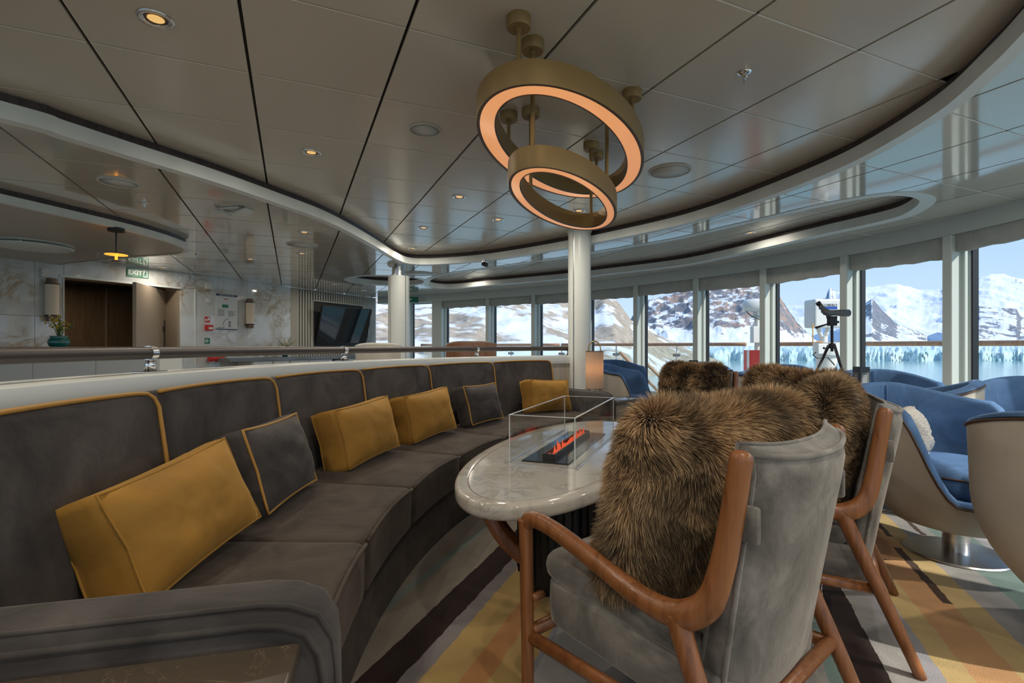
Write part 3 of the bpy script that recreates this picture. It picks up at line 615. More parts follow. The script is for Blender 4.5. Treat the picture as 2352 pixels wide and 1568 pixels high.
def railing(px0, px1, label):
    r = thing('deck_railing', label, 'railing')
    a0, a1 = [(lambda s: .0 if s is None else RARC[int(s)]+(s-int(s))*(RARC[int(s)+1]-RARC[int(s)]))(ray_path(px, RP)) if px else RARC[-1]*.78 for px in (px0, px1)]
    pts = [rarc(a)[0] for a in np.linspace(a0, a1, max(8, int((a1-a0)*4)))]
    MB().tube([(p[0], p[1], 1.085) for p in pts], .032, 10).build('handrail', 'teak_rail', r, True)
    n = max(1, round((a1-a0)/1.35))
    for k in range(n):
        b0, b1 = a0+(a1-a0)*k/n, a0+(a1-a0)*(k+1)/n; p, d = rarc(b0); q, _ = rarc(b1)
        MB().strip([(p[0]+d[0]*.03, p[1]+d[1]*.03, .02), (q[0]-d[0]*.03, q[1]-d[1]*.03, .02)], [(p[0]+d[0]*.03, p[1]+d[1]*.03, 1.03), (q[0]-d[0]*.03, q[1]-d[1]*.03, 1.03)]).build('glass_panel', 'railglass', r)
        MB().cyl((p[0], p[1], -.1), (p[0], p[1], 1.06), .016, n=8).build('rail_post', 'white', r)
        for z in (.88, .2):
            Tm = frame2((p[0], p[1], 0), d); MB().box(-.075, .075, -.015, .015, z-.028, z+.028, Tm).build('glass_clamp', 'steel', r)
railing(1290, 1713, 'teak topped glass deck railing left of the red cabinet outside')
railing(1752, None, 'teak topped glass deck railing right of the red cabinet outside')
railing(955, 1285, 'teak topped glass deck railing far left behind the columns')
st_ = thing('stair_railing', 'pair of sloping stair handrails going down outside the window', 'railing')
for off in (0, .55):
    a = XD(1424+off*60, 9.6+off); b = XD(1560+off*60, 10.3+off); MB().tube([(a[0], a[1], .93), (b[0], b[1], -.3)], .028, 8).build('handrail', 'teak_rail', st_, True)
    for t in (.05, .45, .85): x = a[0]+(b[0]-a[0])*t; y = a[1]+(b[1]-a[1])*t; z = .93-1.23*t; MB().cyl((x, y, z-.85), (x, y, z), .014, n=8).build('rail_post', 'steel', st_)
# radar dome mast with red cabinet
x, y = XD(1731, 8.3)
t = thing('radar_mast', 'white radar dome on a post with grey cable boxes, above a red cabinet', 'antenna', (x, y, 0))
zt = ZD(702, 8.3)
MB().lathe([(.0, -.10), (.15, -.09), (.17, -.02), (.165, .05), (.14, .10), (.0, .12)], 24, (.10, 0, zt), 1.7, 1).build('radar_dome', 'antenna', t, True)
MB().box(.02, .2, -.08, .08, zt-.17, zt-.09).build('dome_bracket', 'antenna', t, False, .01); MB().box(-.07, .2, -.06, .06, zt-.195, zt-.18).build('bracket_plate', 'steel', t)
MB().cyl((.06, 0, -.1), (.06, 0, zt-.17), .045, n=14).build('mast_pole', 'antenna', t, 'auto')
MB().box(-.09, .14, -.18, -.06, ZD(787, 8.1), ZD(749, 8.1)).build('cable_box', 'antenna', t, False, .008)
MB().tube([(-.14, -.02, zt-.08), (-.08, -.05, zt-.16), (.06, -.1, zt-.24), (.16, -.06, zt-.42)], .008, 6).build('cable', 'black', t, True)
x2, y2 = XD(1736, 8.0)
t = thing('deck_cabinet', 'bright red cabinet standing on the outer deck', 'cabinet', (x2, y2, -.1))
MB().box(-.15, .15, -.1, .1, 0, 1.09).build('cabinet_body', 'redbox', t, False, .006); MB().box(-.175, -.15, -.1, -.07, 0, 1.09).build('side_trim', 'antenna', t); MB().box(-.13, .13, -.106, -.1, .05, 1.04).build('cabinet_door', 'redbox', t)
# satellite antenna on pedestal
x, y = XD(1892, 7.3); d = 7.2
t = thing('satellite_antenna', 'white boxed satellite antenna with a blue stripe on a pedestal behind the scope', 'antenna', (x, y, 0))
z0, z1 = ZD(752, d), ZD(686, d)
MB().box(-.19, .24, -.10, .18, z0, z1).build('antenna_housing', 'antenna', t, False, .03, 3)
MB().box(-.13, .13, -.104, -.1, ZD(710, d), ZD(704, d)).build('logo_stripe', 'stripe', t)
text('logo_text', 'COBERO', .055, 'ink', Matrix.Translation((.02, -.104, ZD(701, d))) @ Matrix.Rotation(PI/2, 4, 'X'), t)
for sx_ in (-.09, .07): MB().tube([(sx_, 0, z0+.02), (sx_*.3, 0, ZD(776, d))], .03, 8).build('bracket_arm', 'antenna', t, True)
MB().cyl((0, 0, ZD(790, d)), (0, 0, ZD(772, d)), .05, n=16).build('turntable', 'antenna', t, 'auto')
MB().lathe([(.19, ZD(815, d)), (.19, ZD(786, d))], 20, (.06, 0, 0)).build('pedestal_head', 'antenna', t, 'auto'); MB().lathe([(.16, -.1), (.12, .5), (.14, ZD(816, d))], 20, (.04, 0, 0)).build('pedestal', 'antenna', t, 'auto')
MB().box(-.21, -.08, -.22, -.12, ZD(812, d), ZD(789, d)).build('junction_box', 'antenna', t, False, .008)
MB().tube([(-.22, -.1, z0+.05), (-.24, -.14, ZD(770, d)), (-.25, -.15, ZD(788, d)), (-.18, -.17, ZD(783, d)), (-.12, -.17, ZD(787, d))], .008, 6).build('yellow_cable', 'orange', t, True)
MB().tube([(-.2, -.15, ZD(808, d)), (-.26, -.17, ZD(815, d)), (-.2, -.17, ZD(822, d)), (-.05, -.17, ZD(820, d)), (.05, -.17, ZD(838, d))], .008, 6).build('black_cable', 'black', t, True)
# ================================================================== SOFA
sofa = thing('curved_sofa', 'long curved sofa in dark taupe velvet with mustard piping', 'sofa', (0, 0, 0))
SEAMS = [193.0, 182.3, 172.7, 162.3, 152.2, 141.2, 130.6]
RF, RB, RT, ZS, ZT = 3.77, 4.375, 4.43, .42, .908
def inset(sec, k):
    c = np.mean(np.array(sec), 0); return [tuple(c+(np.array(p)-c)*(1-k)) for p in sec]
def rz_round(poly, rad, n=4):     # round the corners of an (R, z) section
    out = []; m = len(poly)
    for i in range(m):
        p, a, b = np.array(poly[i], float), np.array(poly[i-1], float), np.array(poly[(i+1) % m], float); r = rad[i] if isinstance(rad, (list, tuple)) else rad
        u = (a-p)/np.linalg.norm(a-p); w = (b-p)/np.linalg.norm(b-p)
        for k in range(n+1): t = k/n; out.append(tuple((1-t)**2*(p+u*r)+2*t*(1-t)*p+t*t*(p+w*r)))
    return out
def module(sec, a0, a1, n=14, puff=.0, crown=0):
    secs = []; e = .10*(1 if a1 > a0 else -1)
    L_ = [a0+e*.3, a0+e, a0+e*2.4]+list(np.linspace(a0+e*6, a1-e*6, n))+[a1-e*2.4, a1-e, a1-e*.3]
    ks = [.10, .04, .012]+[0]*n+[.012, .04, .10]
    for i, (a, k) in enumerate(zip(L_, ks)):
        t = (a-a0)/(a1-a0); b = crown*4*t*(1-t); secs.append([pol(R, a, z+(b if z > .35 else 0)) for R, z in inset(sec, k)])
    return MB().sweep(secs)
seat_sec = rz_round([(RF, .235), (RF-.005, ZS-.005), (4.2, ZS+.004), (4.42, ZS-.01), (4.42, .24)], [.015, .035, .02, .02, .01])
back_sec = rz_round([(RB-.02, ZS-.03), (RT, ZT), (RT+.105, ZT-.012), (RT+.115, ZS-.05)], [.02, .03, .03, .02])
pl_sec = [(RF+.045, .235), (RF+.03, .0), (4.5, .0), (4.5, .235)]
MB().sweep([[pol(R, a, z) for R, z in pl_sec] for a in np.linspace(SEAMS[0]-.3, SEAMS[-1]+.3, 50)]).build('plinth', 'sofa_dk', sofa, 'auto')
for a0, a1 in zip(SEAMS[:-1], SEAMS[1:]):
    sc = module(seat_sec, a0, a1, crown=.012).build('seat_cushion', 'sofa_dk', sofa, True)
    MB().tube([pol(RF-.004, a, ZS-.012+.012*4*((a-a0)/(a1-a0))*(1-(a-a0)/(a1-a0))) for a in np.linspace(a0-.2, a1+.2, 14)], .006, 8).build('seam_piping', 'sofa_dk', sc, True)
    bc = module(back_sec, a0, a1, crown=.006).build('back_cushion', 'sofa', sofa, True)
    rr = lambda z: RB-.02+(RT-RB+.02)*(z-ZS+.03)/(ZT-ZS+.03)
    pts = [pol(rr(z)-.004, a1+.18, z) for z in np.linspace(ZS+.0, ZT-.05, 8)]+[pol(RT-.002, a1+.30, ZT-.022), pol(RT+.004, a1+.62, ZT-.006)]
    pts += [pol(RT+.004, a, ZT-.004+.006*4*((a-a0)/(a1-a0))*(1-(a-a0)/(a1-a0))) for a in np.linspace(a1+1.2, a0-.12, 14)]
    MB().tube(pts, .0065, 8).build('mustard_piping', 'piping', bc, True)
def arm(a, sgn):
    """rounded box arm along the radius at angle a; outer face towards sgn."""
    d = sgn; ar = tag(bpy.data.objects.new('arm', None)); COL.objects.link(ar); ar.parent = sofa
    o = np.array(pol(RF-.06, a, 0)); u = np.array(pol(RF+1, a, 0))-np.array(pol(RF, a, 0)); T = frame2(o, u[:2], (-u[1]*d, u[0]*d))
    LN = 4.52-RF+.06
    prof = [(0, 0)]+[(x, z) for x, z in [(0, .50), (.006, .55), (.03, .592), (.075, .612), (.12, .618), (LN-.02, .618), (LN, .60), (LN, 0)]]
    secs = []
    for y, k in ((-.055, .012), (-.05, .003), (-.04, 0), (.04, 0), (.05, .003), (.055, .012)):
        c = np.array((LN/2, .31)); secs.append([T @ Vector((*((np.array(p)-c)*(1-k)+c)[:1], y, ((np.array(p)-c)*(1-k)+c)[1])) for p in prof])
    MB().sweep(secs).build('arm_body', 'sofa', ar, True).data.polygons.foreach_set('use_smooth', [True]*(6*0+len(COL.objects[-1].data.polygons)))
    e = [(.02, 0.02), (.02, .49), (.028, .53), (.05, .566), (.09, .582), (.13, .587), (LN-.04, .587)]
    MB().tube([T @ Vector((x, .055, z)) for x, z in e], .008, 8).build('arm_piping', 'sofa', ar, True)
    e = [(0, .02), (0, .50), (.006, .55), (.03, .592), (.075, .612), (.12, .618), (LN-.03, .618)]
    MB().tube([T @ Vector((x, .052, z)) for x, z in e], .005, 8).build('arm_edge_piping', 'sofa', ar, True)
    return T, LN
TN, LN = arm(193.75, 1)
TF, _ = arm(129.8, -1)
# side tables at both ends
def side_table(T, label, x0, x1, y0, y1, z, topmat, legmat):
    t = thing('side_table', label, 'side table')
    MB().box(x0, x1, y0, y1, z-.035, z, T).build('table_top', topmat, t, 'auto', .008, 3); MB().box(x0+.06, x1-.06, y0+.05, y1-.05, .03, z-.035, T).build('table_body', legmat, t, False, .006); MB().box(x0+.05, x1-.05, y0+.04, y1-.04, 0, .03, T).build('table_foot', 'black', t)
    return t
side_table(TN, 'brown stone side table against the near sofa arm', .055, .80, .063, .62, .558, 'brownstone', 'sofa_dk')
side_table(TF, 'dark topped side table beside the far sofa arm', -.02, .62, .07, .50, .545, 'greystone', 'beige')
# ------------------------------------------------------------------ scatter cushions
def cushion(name, label, cat, w, h, t, mat, pip, loc, yaw, tilt, roll=0, group=None, pipe_both=True, seed=0, soft=.0):
    """box cushion: x width, y thickness (front is -y), z height; bottom centre at origin"""
    nu, nv = 16, 12; rg = np.random.default_rng(seed); v = []; f = []
    def pt(u, v_, side):     # u,v in -1..1
        bul = (1-u**4)*(1-v_**4); px = u*w/2*(1-.05*(1-abs(v_))**1.5 if soft == 0 else 1-.04*(1-v_*v_)); pz = v_*h/2*(1-.06*(1-u*u))
        wr = .004*mnoise.noise(Vector((u*3+seed, v_*3, side)))+.003*mnoise.noise(Vector((u*9+seed, v_*6, side)))
        return (px, side*(t/2*.80+bul*(.045+t*.1)+wr*bul*3.0), pz)
    for side in (-1, 1):
        b = len(v)
        for j in range(nv+1):
            for i in range(nu+1): v.append(pt(2*i/nu-1, 2*j/nv-1, side))
        for j in range(nv):
            for i in range(nu): a = b+j*(nu+1)+i; f.append((a, a+1, a+nu+2, a+nu+1))
    N = (nu+1)*(nv+1)
    ring = [i for i in range(nu+1)]+[(j+1)*(nu+1)-1 for j in range(1, nv+1)]+[nv*(nu+1)+i for i in range(nu-1, -1, -1)]+[j*(nu+1) for j in range(nv-1, 0, -1)]
    m = len(ring); g = len(v); ms = 4
    for s in range(1, ms):
        for k in ring:
            a, b = np.array(v[k]), np.array(v[k+N]); q = a+(b-a)*s/ms; o = np.array((q[0]/(w/2), 0, q[2]/(h/2))); o = o/np.linalg.norm(o); bl = .010*math.sin(PI*s/ms); v.append(tuple(q+o*bl))
    def idx(s, i): return ring[i % m] if s == 0 else (ring[i % m]+N if s == ms else g+(s-1)*m+i % m)
    for s in range(ms):
        for i in range(m): f.append((idx(s, i), idx(s, i+1), idx(s+1, i+1), idx(s+1, i)))
    lo = min(p[2] for p in v); v = [(p[0], p[1], p[2]-lo) for p in v]
    th = thing(name, label, cat, loc, 0, group); th.rotation_euler = (Matrix.Rotation(yaw, 4, 'Z') @ Matrix.Rotation(tilt, 4, 'X') @ Matrix.Rotation(roll, 4, 'Y')).to_euler()
    obj('cushion_body', v, f, mat, th, True)
    for side in ((0, N) if pipe_both else (0,)): MB().tube([v[k+side] for k in ring], .0055 if pip != mat else .0035, 8, True).build('seam_piping', pip, th, True)
    return th
def on_sofa(R, deg, twist=0):    # yaw so that -y faces the sofa centre
    p = pol(R, deg, ZS+.012); a = math.radians(deg); d = (-math.cos(a), -math.sin(a)); return p, math.atan2(d[1], d[0])+PI/2+math.radians(twist)
for (R, deg, tw, w, h, mat, pip, tl, rl, lab) in (
    (4.21, 185.0, -10, .48, .285, 'mustard', 'mustard', -22, -6, 'large mustard velvet box cushion nearest the camera, by the near sofa arm'),
    (4.215, 177.0, 4, .46, .31, 'sofa', 'piping', -17, 0, 'dark taupe cushion with mustard piping between two mustard cushions at the near end'),
    (4.19, 167.0, -4, .50, .30, 'mustard', 'mustard', -14, -3, 'mustard velvet cushion just right of the near taupe piped cushion'),
    (4.18, 157.2, -3, .50, .30, 'mustard', 'mustard', -14, -3, 'mustard velvet cushion left of the far taupe piped cushion'),
    (4.17, 147.6, 3, .46, .30, 'sofa', 'piping', -16, 0, 'dark taupe cushion with mustard piping at the far end of the sofa'),
    (4.16, 135.2, -3, .50, .29, 'mustard', 'mustard', -13, 3, 'mustard velvet cushion leaning beside the far sofa arm')):
    p, y = on_sofa(R, deg, tw)
    if deg > 185: p = (p[0], p[1], p[2]-.02)
    cushion('scatter_cushion', lab, 'cushion', w, h, (.21 if deg > 185 else .18) if mat == 'mustard' else .14, mat, pip, p, y, math.radians(tl), math.radians(rl), 'scatter cushions on the curved sofa', pip == mat, int(deg))
# ------------------------------------------------------------------ handrail on the partition
hr = thing('handrail', 'dark brown leather wrapped handrail along the curved partition', 'handrail')
RR = 4.655
MB().tube([pol(RR, a, 1.025) for a in np.linspace(PE+.15, 203, 70)], .0235, 14).build('rail_tube', 'rail', hr, True)
for px in (345, 790, 1095, 1352, None):
    a = phi_at(px, RR) if px else 197
    if px == 1352: a = PE+.6
    b = bpy.data.objects.new('bracket', None); COL.objects.link(b); b.parent = hr; p = pol(RR, a, 0)
    tg = np.array(pol(RR, a+.5, 0))-np.array(pol(RR, a-.5, 0)); T = frame2(p, tg[:2])
    MB().box(-.055, .055, -.03, .03, .95, .957, T).build('base_plate', 'chrome', b, False, .002, 1)
    MB().tube([T @ Vector((0, 0, .957)), T @ Vector((0, 0, .985)), T @ Vector((0, 0, 1.004))], [.021, .017, .0135], 14).build('bracket_post', 'chrome', b, True)
    MB().tube([T @ Vector((x, 0, 1.025)) for x in (-.016, .016)], .0262, 18).build('rail_clamp', 'chrome', b, 'auto')
# ================================================================== OVAL TABLE with tabletop fireplace
TAX = .375; TC = (.288, 2.5)
tb = thing('oval_table', 'oval white marble lounge table on curved teak hoops', 'table', (TC[0], TC[1], 0), -TAX)   # local y = long axis
def ell(a, b, z, n=72): return [(b*math.sin(t), a*math.cos(t), z) for t in np.linspace(0, 2*PI, n, endpoint=False)]
A_, B_, Z_ = .976, .383, .55
m = MB(); prof = [(-.05, -.052), (-.014, -.052), (-.005, -.049), (-.001, -.042), (0, -.034), (0, -.016), (-.0015, -.008), (-.006, -.002), (-.014, 0), (-.052, 0), (-.0525, -.003), (-.0575, -.003), (-.058, 0), (-.30, 0)]
secs = [ell(A_+d, B_+d, Z_+z) for d, z in prof]; m.sweep(secs, cap=True); m.build('table_top', 'marble_t', tb, 'auto')
MB().sweep([ell(A_-.0518, B_-.0518, Z_-.0022), ell(A_-.0582, B_-.0582, Z_-.0022)], False).build('inlay_line', 'bronze', tb)
for s in (-.34, .34):
    secs = []; 
    for k in range(25):
        q = PI*k/24; c, sn = math.cos(q), math.sin(q); r0, r1 = .345, .295; zc = .50
        secs.append([(-c*r0*1.0, s-.05, zc-sn*.42), (-c*r1, s-.035, zc-sn*.36), (-c*r1, s+.035, zc-sn*.36), (-c*r0, s+.05, zc-sn*.42)])
    MB().sweep(secs).build('base_hoop', 'wood2', tb, 'auto', .004, 1)
m = MB().lathe([(.21, .06), (.21, .498)], 40, (0, 0, 0), 1, 2.2); m.build('burner_housing', 'black', tb, 'auto')
for k in range(44): a = 2*PI*k/44; MB().cyl((.212*math.cos(a), .462*math.sin(a), .06), (.212*math.cos(a), .462*math.sin(a), .496), .005, n=5).build('housing_rib', 'blackgloss', tb)
MB().lathe([(.17, 0), (.17, .08)], 40, (0, 0, 0), 1, 2.4).build('base_plinth', 'black', tb, 'auto')
fp = thing('tabletop_fireplace', 'glass sided tabletop fireplace with red flames in a black tray', 'fireplace', (.285, 2.53, Z_), -TAX)
MB().box(-.105, .105, -.40, .40, 0, .006).build('black_plate', 'blackgloss', fp, False, .002, 1)
tray = MB(); x0, x1, y0, y1 = -.028, .028, -.34, .34
tray.box(x0, x0+.006, y0, y1, .006, .028); tray.box(x1-.006, x1, y0, y1, .006, .028); tray.box(x0, x1, y0, y0+.006, .006, .028); tray.box(x0, x1, y1-.006, y1, .006, .028); tray.box(x0, x1, y0, y1, .006, .010); tray.build('burner_tray', 'black', fp)
rg = random.Random(3)
for k in range(26):
    y = -.325+.65*k/25; hgt = rg.uniform(.014, .045); w = rg.uniform(.006, .012); x = rg.uniform(-.012, .012); lx = rg.uniform(-.01, .01); ly = rg.uniform(-.012, .012)
    MB().tube([(x, y, .010), (x+lx*.2, y+ly*.2, .010+hgt*.35), (x+lx*.7, y+ly*.6, .010+hgt*.7), (x+lx, y+ly, .010+hgt)], [w, w*.8, w*.4, .0006], 6, flat=.5).build('flame', 'flame', fp, True)
for (a0, a1, b0, b1) in ((-.14, .14, -.445, -.437), (-.14, .14, .437, .445), (-.148, -.14, -.445, .445), (.14, .148, -.445, .445)):
    g = MB().box(a0, a1, b0, b1, .0, .205).build('glass_panel', 'clear', fp)
    MB().box(a0, a1, b0, b1, .2052, .2072).build('glass_edge', 'edge', g)
for sx_ in (-1, 1):
    for sy_ in (-1, 1): MB().box(sx_*.144-.002, sx_*.144+.002, sy_*.441-.002, sy_*.441+.002, 0, .2055).build('corner_edge', 'edge', fp)
for s in (-.155, .155): MB().box(s-.004, s+.004, -.46, .46, 0, .003).build('glass_channel', 'steel', fp)
# ================================================================== TEAK ARMCHAIRS WITH FUR THROWS
def fur_colors(n, seed, pos):
    rg = np.random.default_rng(seed)
    cl = np.array([mnoise.noise(Vector(p)*11)+.6*mnoise.noise(Vector(p)*27) for p in pos])
    cl = cl+.7*np.array([mnoise.noise(Vector(p)*5+Vector((seed, 1, 0))) for p in pos]); t = np.clip(.44+.95*cl+rg.normal(0, .2, n), 0, 1)[:, None]
    dark, mid, light = np.array([.026, .015, .009]), np.array([.25, .142, .064]), np.array([.72, .53, .31])
    root = dark*(.6+.8*rg.random((n, 1))); midc = mid*(.35+1.1*t); tip = np.where(rg.random((n, 1)) < .78, midc*.5+light*(.25+.75*t), dark*2)
    return root, midc, tip
def fur(parent, surf, nu, nv, count, length, seed, wid=.0011):
    """surf(u,v)->point; strands grow off the sheet, combed downwards and clumped into tufts"""
    rg = np.random.default_rng(seed); G = np.array([[surf(i/nu, j/nv) for i in range(nu+1)] for j in range(nv+1)])
    du = np.gradient(G, axis=1); dv = np.gradient(G, axis=0); Nn = np.cross(du, dv); Nn /= np.linalg.norm(Nn, axis=2)[..., None]+1e-9; Dv = dv/(np.linalg.norm(dv, axis=2)[..., None]+1e-9); Du = du/(np.linalg.norm(du, axis=2)[..., None]+1e-9)
    ar = np.linalg.norm(np.cross(du, dv), axis=2)[:-1, :-1].ravel(); ar = ar/ar.sum(); c = rg.choice(len(ar), count, p=ar); j = c//nu; i = c % nu; a, b = rg.random(count), rg.random(count)
    def bil(A): return (A[j, i]*(1-a[:, None])*(1-b[:, None])+A[j, i+1]*a[:, None]*(1-b[:, None])+A[j+1, i]*(1-a[:, None])*b[:, None]+A[j+1, i+1]*a[:, None]*b[:, None])
    P, Nr = bil(G), bil(Nn); Nr /= np.linalg.norm(Nr, axis=1)[:, None]+1e-9
    dn = np.array([0., 0., -1.]); Dd = dn-Nr*(Nr@dn)[:, None]; Ds = np.cross(Nr, Dd)      # combed downwards along the surface
    fx = np.array([mnoise.noise(Vector(p)*9+Vector((seed, 0, 0))) for p in P])[:, None]; fy = np.array([mnoise.noise(Vector(p)*9+Vector((0, seed, 5))) for p in P])[:, None]
    hx = np.array([mnoise.noise(Vector(p)*34) for p in P])[:, None]; hy = np.array([mnoise.noise(Vector(p)*34+Vector((9, 3, 1))) for p in P])[:, None]
    d0 = Nr*1.0+Dd*(.18+.75*fx)+Ds*(1.0*fy)+.5*(hx*Ds+hy*Dd)+rg.normal(0, .13, (count, 3)); d0 /= np.linalg.norm(d0, axis=1)[:, None]
    ln = length*(.55+.6*rg.random((count, 1)))*(1+.35*fx)
    comb = Dd*(.38+.6*fx)+Ds*(.7*fy+.35*hx); g = np.array([0, 0, -.22])
    p0 = P-Nr*.002; p1 = p0+d0*ln*.38; d1 = d0+.45*comb+.4*g; d1 /= np.linalg.norm(d1, axis=1)[:, None]; p2 = p1+d1*ln*.34; d2 = d1+.55*comb+.7*g; d2 /= np.linalg.norm(d2, axis=1)[:, None]; p3 = p2+d2*ln*.30
    rnd = rg.normal(0, 1, (count, 3)); wv = np.cross(d1, rnd); wv /= np.linalg.norm(wv, axis=1)[:, None]+1e-9; w = wid*(.7+.6*rg.random((count, 1)))
    V = np.stack([p0-wv*w, p0+wv*w, p1-wv*w, p1+wv*w, p2-wv*w*.75, p2+wv*w*.75, p3], 1).reshape(-1, 3); base = (np.arange(count)*7)[:, None]
    q = np.concatenate([base+np.array([[0, 1, 3, 2]]), base+np.array([[2, 3, 5, 4]])], 0); tr_ = base+np.array([[4, 5, 6]])
    me = bpy.data.meshes.new('fur_pile'); nq, ntr = len(q), len(tr_); me.vertices.add(len(V)); me.vertices.foreach_set('co', V.ravel().astype(np.float32))
    loops = np.concatenate([q.ravel(), tr_.ravel()]); me.loops.add(len(loops)); me.loops.foreach_set('vertex_index', loops.astype(np.int32)); me.polygons.add(nq+ntr)
    me.polygons.foreach_set('loop_start', np.concatenate([np.arange(nq)*4, nq*4+np.arange(ntr)*3]).astype(np.int32)); me.update(calc_edges=True); me.polygons.foreach_set('use_smooth', np.ones(nq+ntr, bool))
    rc, mc, tcx = fur_colors(count, seed, P); Cc = np.stack([rc, rc, mc, mc, mc*.5+tcx*.5, mc*.5+tcx*.5, tcx], 1).reshape(-1, 3); Cc = np.c_[np.clip(Cc, 0, 1), np.ones(len(Cc))]
    at_ = me.color_attributes.new('strand', 'FLOAT_COLOR', 'POINT'); at_.data.foreach_set('color', Cc.ravel().astype(np.float32)); me.materials.append(M['fur'])
    o = link(bpy.data.objects.new('fur_pile', me), parent); o['kind'] = 'stuff'; return o
mf = pm('fur_strands', (.2, .12, .06), .55, spec=.3, sheen=.2); an = _n(mf, 'ShaderNodeAttribute', attribute_name='strand'); mf.node_tree.links.new(an.outputs['Color'], mf.node_tree.nodes['Principled BSDF'].inputs['Base Color']); M['fur'] = mf
M['furback'] = pm('fur_skin', (.03, .018, .01), .9)
def chain_pts(P, n=6): return catmull(P, n)
def chair_proto():
    t = thing('teak_armchair', '-', 'chair')
    for s in (-1, 1):
        X = s*.295
        fl = bpy.data.objects.new('side_frame', None); COL.objects.link(fl); fl.parent = t
        # arm: from front leg head back and down to the joint, then up into the back post
        P = [(X, .315, .545), (X, .285, .567), (X*1.01, .20, .562), (X*1.03, .05, .528), (X*1.03, -.08, .492), (X*1.01, -.17, .487), (X*.97, -.228, .525), (X*.93, -.252, .60), (X*.90, -.268, .70), (X*.89, -.287, .828)]
        Q = catmull(P, 5); rad = list(np.interp(np.linspace(0, 1, len(Q)), [0, .06, .2, .45, .6, .75, 1], [.021, .024, .023, .027, .032, .026, .0225]))
        dq = (np.array(Q[-1])-np.array(Q[-2])); dq /= np.linalg.norm(dq); Q += [tuple(np.array(Q[-1])+dq*q_) for q_ in (.008, .014, .017)]; rad += [rad[-1]*.93, rad[-1]*.7, rad[-1]*.3]
        MB().tube(Q, rad, 14, flat=.82).build('armrest', 'wood', fl, True)
        MB().tube(catmull([(X, .318, .56), (X, .315, .50), (X*1.01, .305, .25), (X*1.02, .30, .0)], 5), list(np.linspace(.022, .017, 16)), 12).build('front_leg', 'wood', fl, True)
        MB().tube(catmull([(X*1.01, -.165, .49), (X*1.02, -.20, .40), (X*1.05, -.29, .2), (X*1.07, -.375, .0)], 5), list(np.linspace(.026, .0165, 16)), 12).build('rear_leg', 'wood', fl, True)
        MB().tube([(X, .305, .235), (X*.99, -.265, .245)], [.019, .019], 10, flat=.8).build('side_rail', 'wood', fl, True)
        MB().tube([(X*.99, .29, .345), (X*.86, .29, .345)], .012, 8).build('seat_peg', 'wood', fl, True)
        MB().box(X*.82-.012, X*.82+.008, -.315, -.265, .66, .735).build('back_clip', 'chairgrey', fl, True, .008, 2)
    MB().tube([(-.29, -.265, .25), (.29, -.265, .25)], .018, 10).build('rear_stretcher', 'wood', t, True)
    MB().tube([(-.29, .295, .25), (.29, .295, .25)], .018, 10).build('front_stretcher', 'wood', t, True)
    # upholstered back, wrapped slightly round the sitter
    nu, nv = 14, 14; v = []; f = []
    def bp(u, w, side):      # u -1..1 across, w 0..1 up, side 0 front 1 rear
        wd = .228+.012*w-.03*max(0, .25-w); cy = -.185-.135*w**1.05+.05*u*u*(.4+.6*w); z = .235+w*(.605+.015*abs(u)**3)
        th = .075*(1-.3*w); ed = (1-abs(u)**10*.28)*(1-(2*w-1)**12*.28)
        return (u*wd, cy-(th*ed if side else -.012*ed*(1-u*u)), z-(.02 if side else 0)*w)
    for side in (0, 1):
        for j in range(nv+1):
            for i in range(nu+1): v.append(bp(2*i/nu-1, j/nv, side))
        b = side*(nu+1)*(nv+1)
        for j in range(nv):
            for i in range(nu): a = b+j*(nu+1)+i; f.append((a, a+1, a+nu+2, a+nu+1))
    N = (nu+1)*(nv+1); ring = list(range(nu+1))+[(j+1)*(nu+1)-1 for j in range(1, nv+1)]+[nv*(nu+1)+i for i in range(nu-1, -1, -1)]+[j*(nu+1) for j in range(nv-1, 0, -1)]
    for k in range(len(ring)): a, b = ring[k], ring[(k+1) % len(ring)]; f.append((a, b, b+N, a+N))
    bk_ = obj('backrest', v, f, 'chairgrey', t, True)
    MB().tube([v[k+N] for k in ring], .006, 8, True).build('backrest_piping', 'chairgrey', bk_, True); MB().tube([v[k] for k in ring], .005, 8, True).build('backrest_piping', 'chairgrey', bk_, True)
    # seat shell and loose seat cushion
    def soft(x0, x1, y0, y1, z0, z1, nm, ks=(.90, .97, 1.0, .97, .90, .55)):
        P = rounded(x1-x0, y1-y0, .05, 5); cx_, cy_ = (x0+x1)/2, (y0+y1)/2; secs = []
        for k, zz in zip(ks, (z0, z0+.012, (z0+z1)/2, z1-.014, z1-.002, z1+.010)): secs.append([(cx_+p[0]*k, cy_+p[1]*k, zz-.04*(.5-(p[1]*k+ (y1-y0)/2)/(y1-y0))) for p in P])
        return MB().sweep(secs).build(nm, 'chairgrey', t, True)
    soft(-.25, .25, -.25, .295, .245, .372, 'seat_shell', (.95, .985, 1.0, .995, .98, .6)); soft(-.25, .25, -.20, .31, .372, .438, 'seat_cushion', (.95, .985, 1.0, .985, .95, .6))
    return t, bp
proto, BP = chair_proto()
